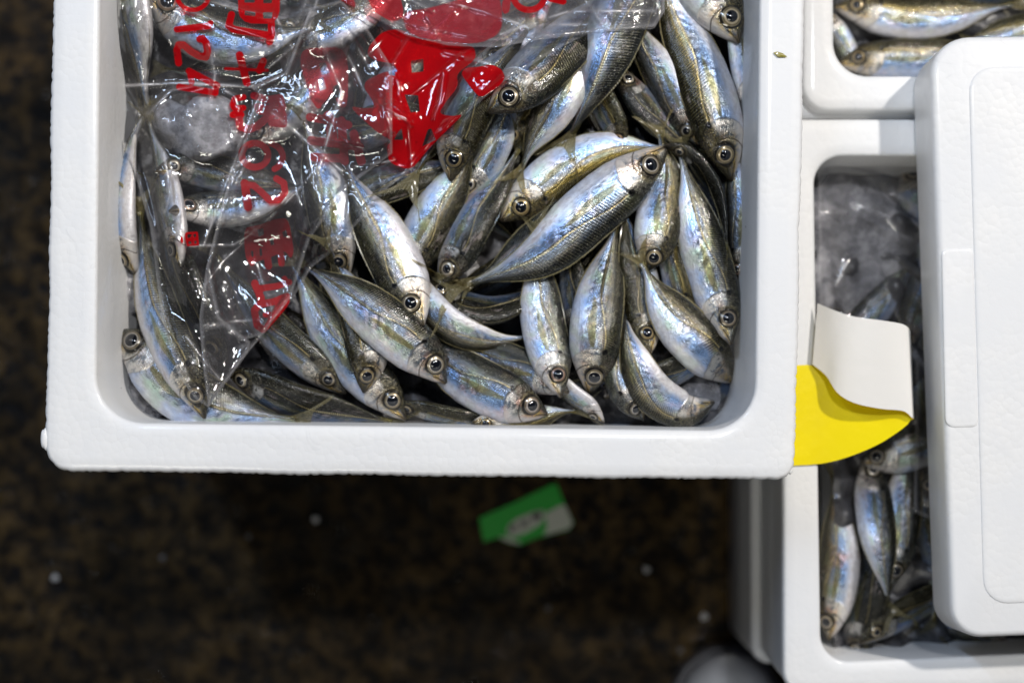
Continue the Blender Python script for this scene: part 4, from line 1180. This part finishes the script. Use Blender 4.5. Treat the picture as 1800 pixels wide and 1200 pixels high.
film_sheet("folded_corner", bag, pile, ZF, corner_poly, [[(362, 575), (410, 566), (455, 590)]], [], 12, lift=0.0026, milk=0.035, crumple=8)

# water beads sitting on the film
Xg, Yg, zg, inside = info
cand = np.argwhere(inside & (Yg > -20))
V, F = [], []
for k in range(230):
    i, j = cand[rng.integers(len(cand))]
    r = float(rng.choice([0.0004, 0.0006, 0.0009], p=[0.5, 0.35, 0.15])) * rng.uniform(0.8, 1.2)
    c = np.array(P(Xg[i, j], Yg[i, j], zg[i, j]))
    b0 = len(V)
    V.append(c + np.array((0, 0, r * 0.75)))
    for a in (1, 2, 3):
        for q in range(10):
            an = q * 0.6283
            V.append(c + np.array((math.cos(an) * r * math.sin(a * 0.5236), math.sin(an) * r * math.sin(a * 0.5236), r * 0.75 * math.cos(a * 0.5236) - (0.0002 if a == 3 else 0))))
    F += [(b0, b0 + 1 + q, b0 + 1 + (q + 1) % 10) for q in range(10)]
    for a in (0, 1):
        F += [(b0 + 1 + a * 10 + q, b0 + 11 + a * 10 + q, b0 + 11 + a * 10 + (q + 1) % 10, b0 + 1 + a * 10 + (q + 1) % 10) for q in range(10)]
dr = mesh_obj("water_drops", V, F, WATER, bag)
tag(dr, kind="stuff")


# ------------------------------------------------------------------ the boxes on the right: fish, ice, plastic
GR = "fish in the lower right box"
pileB = Pile(1420, 250, 2010, 1180, 0.163)
FISH_B = [
    ("dark fish deep in the lower right box behind the falling tails", [(1500, 1180), (1520, 1080), (1560, 960), (1600, 860)], 80, 'R', 40, DRK, {}),
    ("olive fish head lying on the ice at the foot of the lower right box", [(1508, 1130), (1550, 1100), (1610, 1062), (1680, 1030), (1760, 1010)], 62, 'U', 20, (0.8, 0.5, 0.1, 0.3), {}),
    ("dark fish lying beside the lid edge low in the lower right box", [(1625, 820), (1640, 900), (1655, 1000), (1640, 1090)], 70, 'R', 25, DRK, {}),
    ("fish scrap with pale belly under the corner of the lid", [(1780, 1140), (1730, 1118), (1680, 1105), (1610, 1100)], 50, 'D', -20, MIX, {}),
    ("blue silver tail end rising to the right above the yellow strip", [(1470, 640), (1510, 575), (1560, 510), (1608, 455), (1640, 425)], 66, 'U', 0, BLU, {}),
    ("grey blue fish close to the lid above the white flap", [(1590, 620), (1602, 550), (1618, 480), (1632, 420)], 56, 'L', -10, MIX, {}),
    ("olive tail pieces by the lid beneath the single eye", [(1648, 520), (1640, 450), (1632, 400), (1625, 370)], 52, 'R', 10, OLV, {}),
    ("fish with a single round eye peeping out beside the lid", [(1588, 292), (1614, 332), (1648, 385), (1690, 440)], 84, 'R', 0, (0.3, 0.5, 0.2, 0.3), {}),
    ("dark strip of a fish in the shade of the lid right of the yellow tip", [(1640, 800), (1632, 720), (1625, 640), (1622, 560)], 60, 'R', 30, DRK, {}),
    ("white bellied fish on the left of the lower right box with its head down", [(1456, 1125), (1464, 1060), (1472, 985), (1472, 910), (1464, 835)], 80, 'L', -30, (0.5, 0.05, 0.9, 1.0), {}),
    ("pale blue fish hanging head down beside the lid", [(1562, 1032), (1576, 965), (1588, 895), (1596, 820), (1600, 760)], 76, 'R', 0, (0.2, 0.05, 0.3, 0.8), {}),
    ("blue fish hanging with its yellow forked tail at the bottom", [(1522, 800), (1536, 870), (1546, 940), (1555, 1010), (1562, 1062)], 72, 'R', -4, (0.15, 0.05, 0.2, 0.6), dict(spread=0.26, tail=0.22)),
    ("silver head facing left just below the yellow strip", [(1512, 812), (1560, 800), (1625, 775), (1690, 740), (1750, 720)], 82, 'U', 0, BLU, {}),
]
for (lab, pts, H, dr_, roll, tone, kw) in FISH_B:
    make_fish(pileB, lab, pts, H, dr_, roll, tone, group=GR, zmax=0.204, **kw)
GA = "fish in the upper right box"
pileA = Pile(1450, -200, 2010, 150, 0.160)
FISH_A = [
    ("small silver fish tip between the two heads in the upper right box", [(1455, 20), (1470, 60), (1490, 100), (1520, 150)], 48, 'L', 0, BLU, {}),
    ("yellowish fin and tail at the edge of the upper right box", [(1850, 30), (1800, 50), (1750, 60), (1700, 70)], 60, 'U', 0, GLD, {}),
    ("brown eyed fish head lowest in the upper right box", [(1470, 112), (1520, 105), (1590, 100), (1680, 100), (1780, 100)], 74, 'U', 4, GLD, {}),
    ("dark green back along the top edge of the upper right box", [(1560, -40), (1640, -18), (1740, -10), (1840, -15)], 60, 'U', 45, (0.5, 0.6, 0.1, 0.3), {}),
    ("yellow striped fish with open mouth in the upper right box", [(1466, 12), (1515, 18), (1590, 30), (1680, 26), (1780, 8)], 78, 'U', 2, (0.9, 0.05, 0.2, 0.9), {}),
]
for (lab, pts, H, dr_, roll, tone, kw) in FISH_A:
    make_fish(pileA, lab, pts, H, dr_, roll, tone, group=GA, zmax=0.199, **kw)
ice_sheet("crushed_ice", np.array([P(1452, 1165, 0.15)[:2], P(2000, 280, 0.15)[:2]]), 0.160, 0.008, 5)
ice_sheet("crushed_ice", np.array([P(1468, 128, 0.155)[:2], P(2000, -200, 0.155)[:2]]), 0.154, 0.004, 6)
ice_lump(1505, 390, 0.164, 0.030, 0.26, "broad grey ice slab under film at the top of the lower right box", 50, ns=30, pile_of=pileB)
ice_lump(1548, 450, 0.163, 0.018, 0.26, "grey ice slab under film beside the lid in the lower right box", 57, ns=30, pile_of=pileB)
ice_lump(1480, 500, 0.164, 0.024, 0.26, "grey ice slab under film just above the white flap", 52, ns=30, pile_of=pileB)
ice_lump(1528, 1030, 0.160, 0.010, 0.6, "clear ice lump between the hanging fish in the lower right box", 61)
ice_lump(1600, 1095, 0.158, 0.009, 0.6, "clear ice lump at the foot of the lower right box", 62)
bag2 = empty("plastic_bag", P(1540, 400, 0.19), "clear plastic film over the ice in the lower right box", "plastic bag")
ZB = drape(pileB, 0.0015)
ZB = np.maximum(ZB, 0.180)
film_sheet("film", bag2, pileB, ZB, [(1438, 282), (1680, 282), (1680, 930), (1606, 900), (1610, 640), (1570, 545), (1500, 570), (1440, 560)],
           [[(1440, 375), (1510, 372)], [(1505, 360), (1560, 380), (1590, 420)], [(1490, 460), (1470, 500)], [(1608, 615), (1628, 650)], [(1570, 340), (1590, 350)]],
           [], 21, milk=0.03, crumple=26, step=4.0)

# ------------------------------------------------------------------ yellow strip curling out from under the big box
def mat_strip():
    M = Mat("yellow_sheet_white_back")
    g = M.n("ShaderNodeNewGeometry")
    c = M.mix(X(M.nt, g.outputs["Backfacing"]), (0.78, 0.76, 0.72), (0.92, 0.75, 0.0))
    return M.done(M.principled(Base_Color=c, Roughness=0.34, Specular_IOR_Level=0.3, Normal=M.bump(M.noise(M.obj(), 60, 2) + M.noise(M.obj(), 240, 3) * 0.15, 0.001, 0.3)))


def edge(pts, n):
    return catmull(pts, n)


n = 26
lowB = edge([(1372, 819, .2012), (1440, 815, .2014), (1490, 803, .2035), (1545, 780, .207), (1588, 752, .2105), (1601, 738, .2115)], n)
lowT = edge([(1372, 645, .2012), (1424, 641, .2014), (1470, 650, .203), (1530, 640, .206), (1580, 610, .209), (1594, 590, .2095)], n)
upB = edge([(1603, 734, .2140), (1588, 722, .2142), (1548, 718, .2145), (1502, 708, .2140), (1472, 690, .2120), (1452, 660, .2075), (1428, 640, .2035)], n)
upT = edge([(1597, 576, .2120), (1585, 569, .2140), (1550, 563, .2155), (1500, 556, .214), (1466, 545, .210), (1437, 533, .2035)], n)
mid = (lowB[-1] + upB[0]) / 2 + np.array([5, 0, 0]); midT = (lowT[-1] + upT[0]) / 2 + np.array([5, 0, 0])
E0 = np.vstack([lowB, [mid], upB]); E1 = np.vstack([lowT, [midT], upT])
m = 16
V = []
for a, b in zip(E0, E1):
    for q in np.linspace(0, 1, m):
        p = a * (1 - q) + b * q
        V.append(P(p[0], p[1], p[2]))
f = grid_faces(len(E0), m)
st = mesh_obj("yellow_strip", np.array(V) - np.array(P(1480, 700, .2015)), f, mat_strip())
st.location = P(1480, 700, .2015)
tag(st, "yellow plastic strip folded over to its white back beside the big box", "plastic strip")

# ------------------------------------------------------------------ small things
# torn green price card on the floor
def flat(name, poly, z, mat, parent, th=0.0004):
    v = [P(x, y, z) for x, y in poly] + [P(x, y, z - th) for x, y in poly]
    n_ = len(poly)
    f = [tuple(range(n_))[::-1], tuple(range(n_, 2 * n_))] + [(i, (i + 1) % n_, n_ + (i + 1) % n_, n_ + i) for i in range(n_)]
    return mesh_obj(name, v, f, mat, parent, smooth=False)


card = empty("price_card", P(925, 905, 0.0), "torn green and white price card lying on the dark floor", "card")
CG = mat_simple("green_card", (0.018, 0.46, 0.04), 0.45, 0, 0, (60, 0.001))
CW = mat_simple("pale_card_print", (0.62, 0.65, 0.56), 0.5, 0, 0, (60, 0.001))
CK = mat_simple("grey_card_lettering", (0.09, 0.085, 0.09), 0.5)
flat("card_sheet", [(842, 910), (910, 880), (972, 850), (978, 850), (992, 884), (1008, 918), (1000, 930), (970, 938), (940, 946), (915, 957), (893, 953), (876, 944), (850, 952)],
     0.0022, CG, card)
flat("pale_corner", [(958, 902), (984, 888), (993, 887), (1007, 919), (999, 929), (970, 937), (955, 940), (962, 925)], 0.0027, CW, card)
flat("pale_oval", [(890, 934), (894, 922), (910, 910), (940, 898), (955, 896), (958, 908), (948, 922), (925, 936), (900, 944)], 0.0027, CW, card)
flat("pale_edge", [(876, 943), (893, 943), (918, 955), (913, 956), (893, 952)], 0.0027, CW, card)


def glyph(strokes, z, mat, parent, wd):
    V, F = [], []
    for (x0, y0, x1, y1) in strokes:
        dx, dy = x1 - x0, y1 - y0
        L = math.hypot(dx, dy); nx, ny = -dy / L * wd / 2, dx / L * wd / 2
        b = len(V)
        V += [P(x0 + nx, y0 + ny, z), P(x1 + nx, y1 + ny, z), P(x1 - nx, y1 - ny, z), P(x0 - nx, y0 - ny, z)]
        F.append((b, b + 1, b + 2, b + 3))
    return mesh_obj("letter", V, F, mat, parent, smooth=False)


for cx, cy in ((902, 928), (922, 920)):
    glyph([(cx - 6, cy + 5, cx + 5, cy - 1), (cx - 5, cy - 3, cx + 3, cy - 7), (cx - 4, cy + 7, cx - 6, cy - 4), (cx + 5, cy + 3, cx + 3, cy - 7), (cx - 1, cy + 4, cx - 2, cy - 5)], 0.0031, CK, card, 2.6)
cx, cy = 944, 907
glyph([(cx - 8, cy + 6, cx + 8, cy - 1), (cx - 8, cy - 1, cx + 6, cy - 7), (cx - 6, cy + 8, cx - 9, cy - 3), (cx + 7, cy + 3, cx + 4, cy - 8), (cx, cy + 5, cx - 2, cy - 6), (cx - 7, cy + 3, cx + 7, cy - 4)], 0.0031, CK, card, 3.0)

# foam crumbs and grit on the floor
CR_M = mat_simple("foam_crumb", (0.62, 0.62, 0.62), 0.5)
for i, (x, y, r, lab) in enumerate([(555, 912, .0022, "white foam crumb on the floor below the middle of the big box"), (1137, 1000, .0022, "pale foam crumb on the floor right of the green card"),
                                    (1238, 1083, .0023, "pale foam crumb on the floor near the grey boot"), (97, 1015, .0021, "pale foam crumb on the floor at the far left"),
                                    (437, 942, .0017, "faint foam crumb on the floor left of the brightest one"), (286, 980, .0020, "dull foam crumb beside the grey scrap on the floor"),
                                    (963, 1068, .0018, "dim foam crumb on the floor below the green card"), (1196, 1142, .0018, "dim foam crumb on the floor left of the grey boot")]):
    c = np.array(P(x, y, r * 0.8))
    vs = []
    for a in range(7):
        for b in range(12):
            p_, q_ = math.pi * a / 6, math.pi * b / 6
            rr = r * (1 + 0.12 * math.sin(3 * q_ + i) * math.sin(p_))
            vs.append((rr * math.sin(p_) * math.cos(q_), rr * math.sin(p_) * math.sin(q_), rr * 0.8 * math.cos(p_)))
    o = mesh_obj("foam_crumb", vs, grid_faces(7, 12, wrap=True), CR_M if i < 4 else mat_simple("dull_crumb", (0.16, 0.16, 0.17), 0.5))
    o.location = c
    tag(o, lab, "crumb", "foam crumbs on the floor")

# grey rubber boot standing beside the boxes, its toe in the frame
BT = mat_simple("grey_rubber", (0.62, 0.63, 0.66), 0.38, 0, 0.15, (30, 0.001))
BS = mat_simple("dark_sole", (0.10, 0.10, 0.11), 0.6)
toe = np.array(P(1290, 1158, 0.045))
boot = empty("rubber_boot", (toe[0], toe[1] - 0.12, 0.0), "grey rubber boot with a rounded toe on the floor by the lower boxes", "boot")
secs = []          # y back from the toe, half width, top height
for y, hw, ht in ((0.0, .004, .030), (.004, .014, .040), (.012, .023, .048), (.024, .029, .054), (.045, .033, .060), (.08, .036, .070), (.12, .035, .088), (.16, .034, .115)):
    ring = []
    for j in range(24):
        a = 2 * math.pi * j / 24
        ring.append((toe[0] + hw * math.cos(a), toe[1] - y, 0.016 + max(0, math.sin(a)) ** 0.8 * (ht - 0.016) if math.sin(a) > 0 else 0.016))
    secs.append(ring)
for zt, yc in ((.16, .205), (.22, .22), (.28, .225)):
    secs.append([(toe[0] + .046 * math.cos(2 * math.pi * j / 24), toe[1] - yc + (.050 if zt < .2 else .05) * math.sin(2 * math.pi * j / 24), zt) for j in range(24)])
mesh_obj("boot_upper", np.array(secs).reshape(-1, 3), grid_faces(len(secs), 24, wrap=True) + [tuple(range(24))], BT, boot)
so = [(toe[0] + hw * 1.06 * s_, toe[1] - y + (0.003 if y < .03 else 0)) for s_ in (1, -1) for (y, hw) in
      (((0.0, .006), (.004, .015), (.012, .024), (.024, .030), (.045, .034), (.08, .037), (.12, .035), (.18, .033), (.24, .034), (.27, .028), (.278, .012)) if s_ == 1 else
       ((.278, .012), (.27, .028), (.24, .034), (.18, .033), (.12, .035), (.08, .037), (.045, .034), (.024, .030), (.012, .024), (.004, .015), (0.0, .006)))]
n_ = len(so)
V = [(x, y, 0.001) for x, y in so] + [(x, y, 0.017) for x, y in so]
mesh_obj("boot_sole", V, [tuple(range(n_)), tuple(range(n_, 2 * n_))[::-1]] + [(i, n_ + i, n_ + (i + 1) % n_, (i + 1) % n_) for i in range(n_)], BS, boot, smooth=False)

# a single scale stuck on the rim, and beads of foam standing proud of it
v = []
c = np.array(P(1371, 96, RIM + 0.0004))
pts = [(1359, 93), (1366, 91), (1376, 94), (1384, 100), (1378, 101), (1368, 100)]
o = mesh_obj("fish_scale", [np.array(P(x, y, RIM + 0.0006 + 0.0004 * (i % 2))) - c for i, (x, y) in enumerate(pts)] + [np.array(P(1371, 96, RIM + 0.0012)) - c],
             [((i + 1) % 6, i, 6) for i in range(6)], mat_simple("yellow_scale", (0.28, 0.24, 0.03), 0.3, 0, 0.5))
o.location = c
tag(o, "yellow green scale stuck on the right rim of the big box", "fish scale")
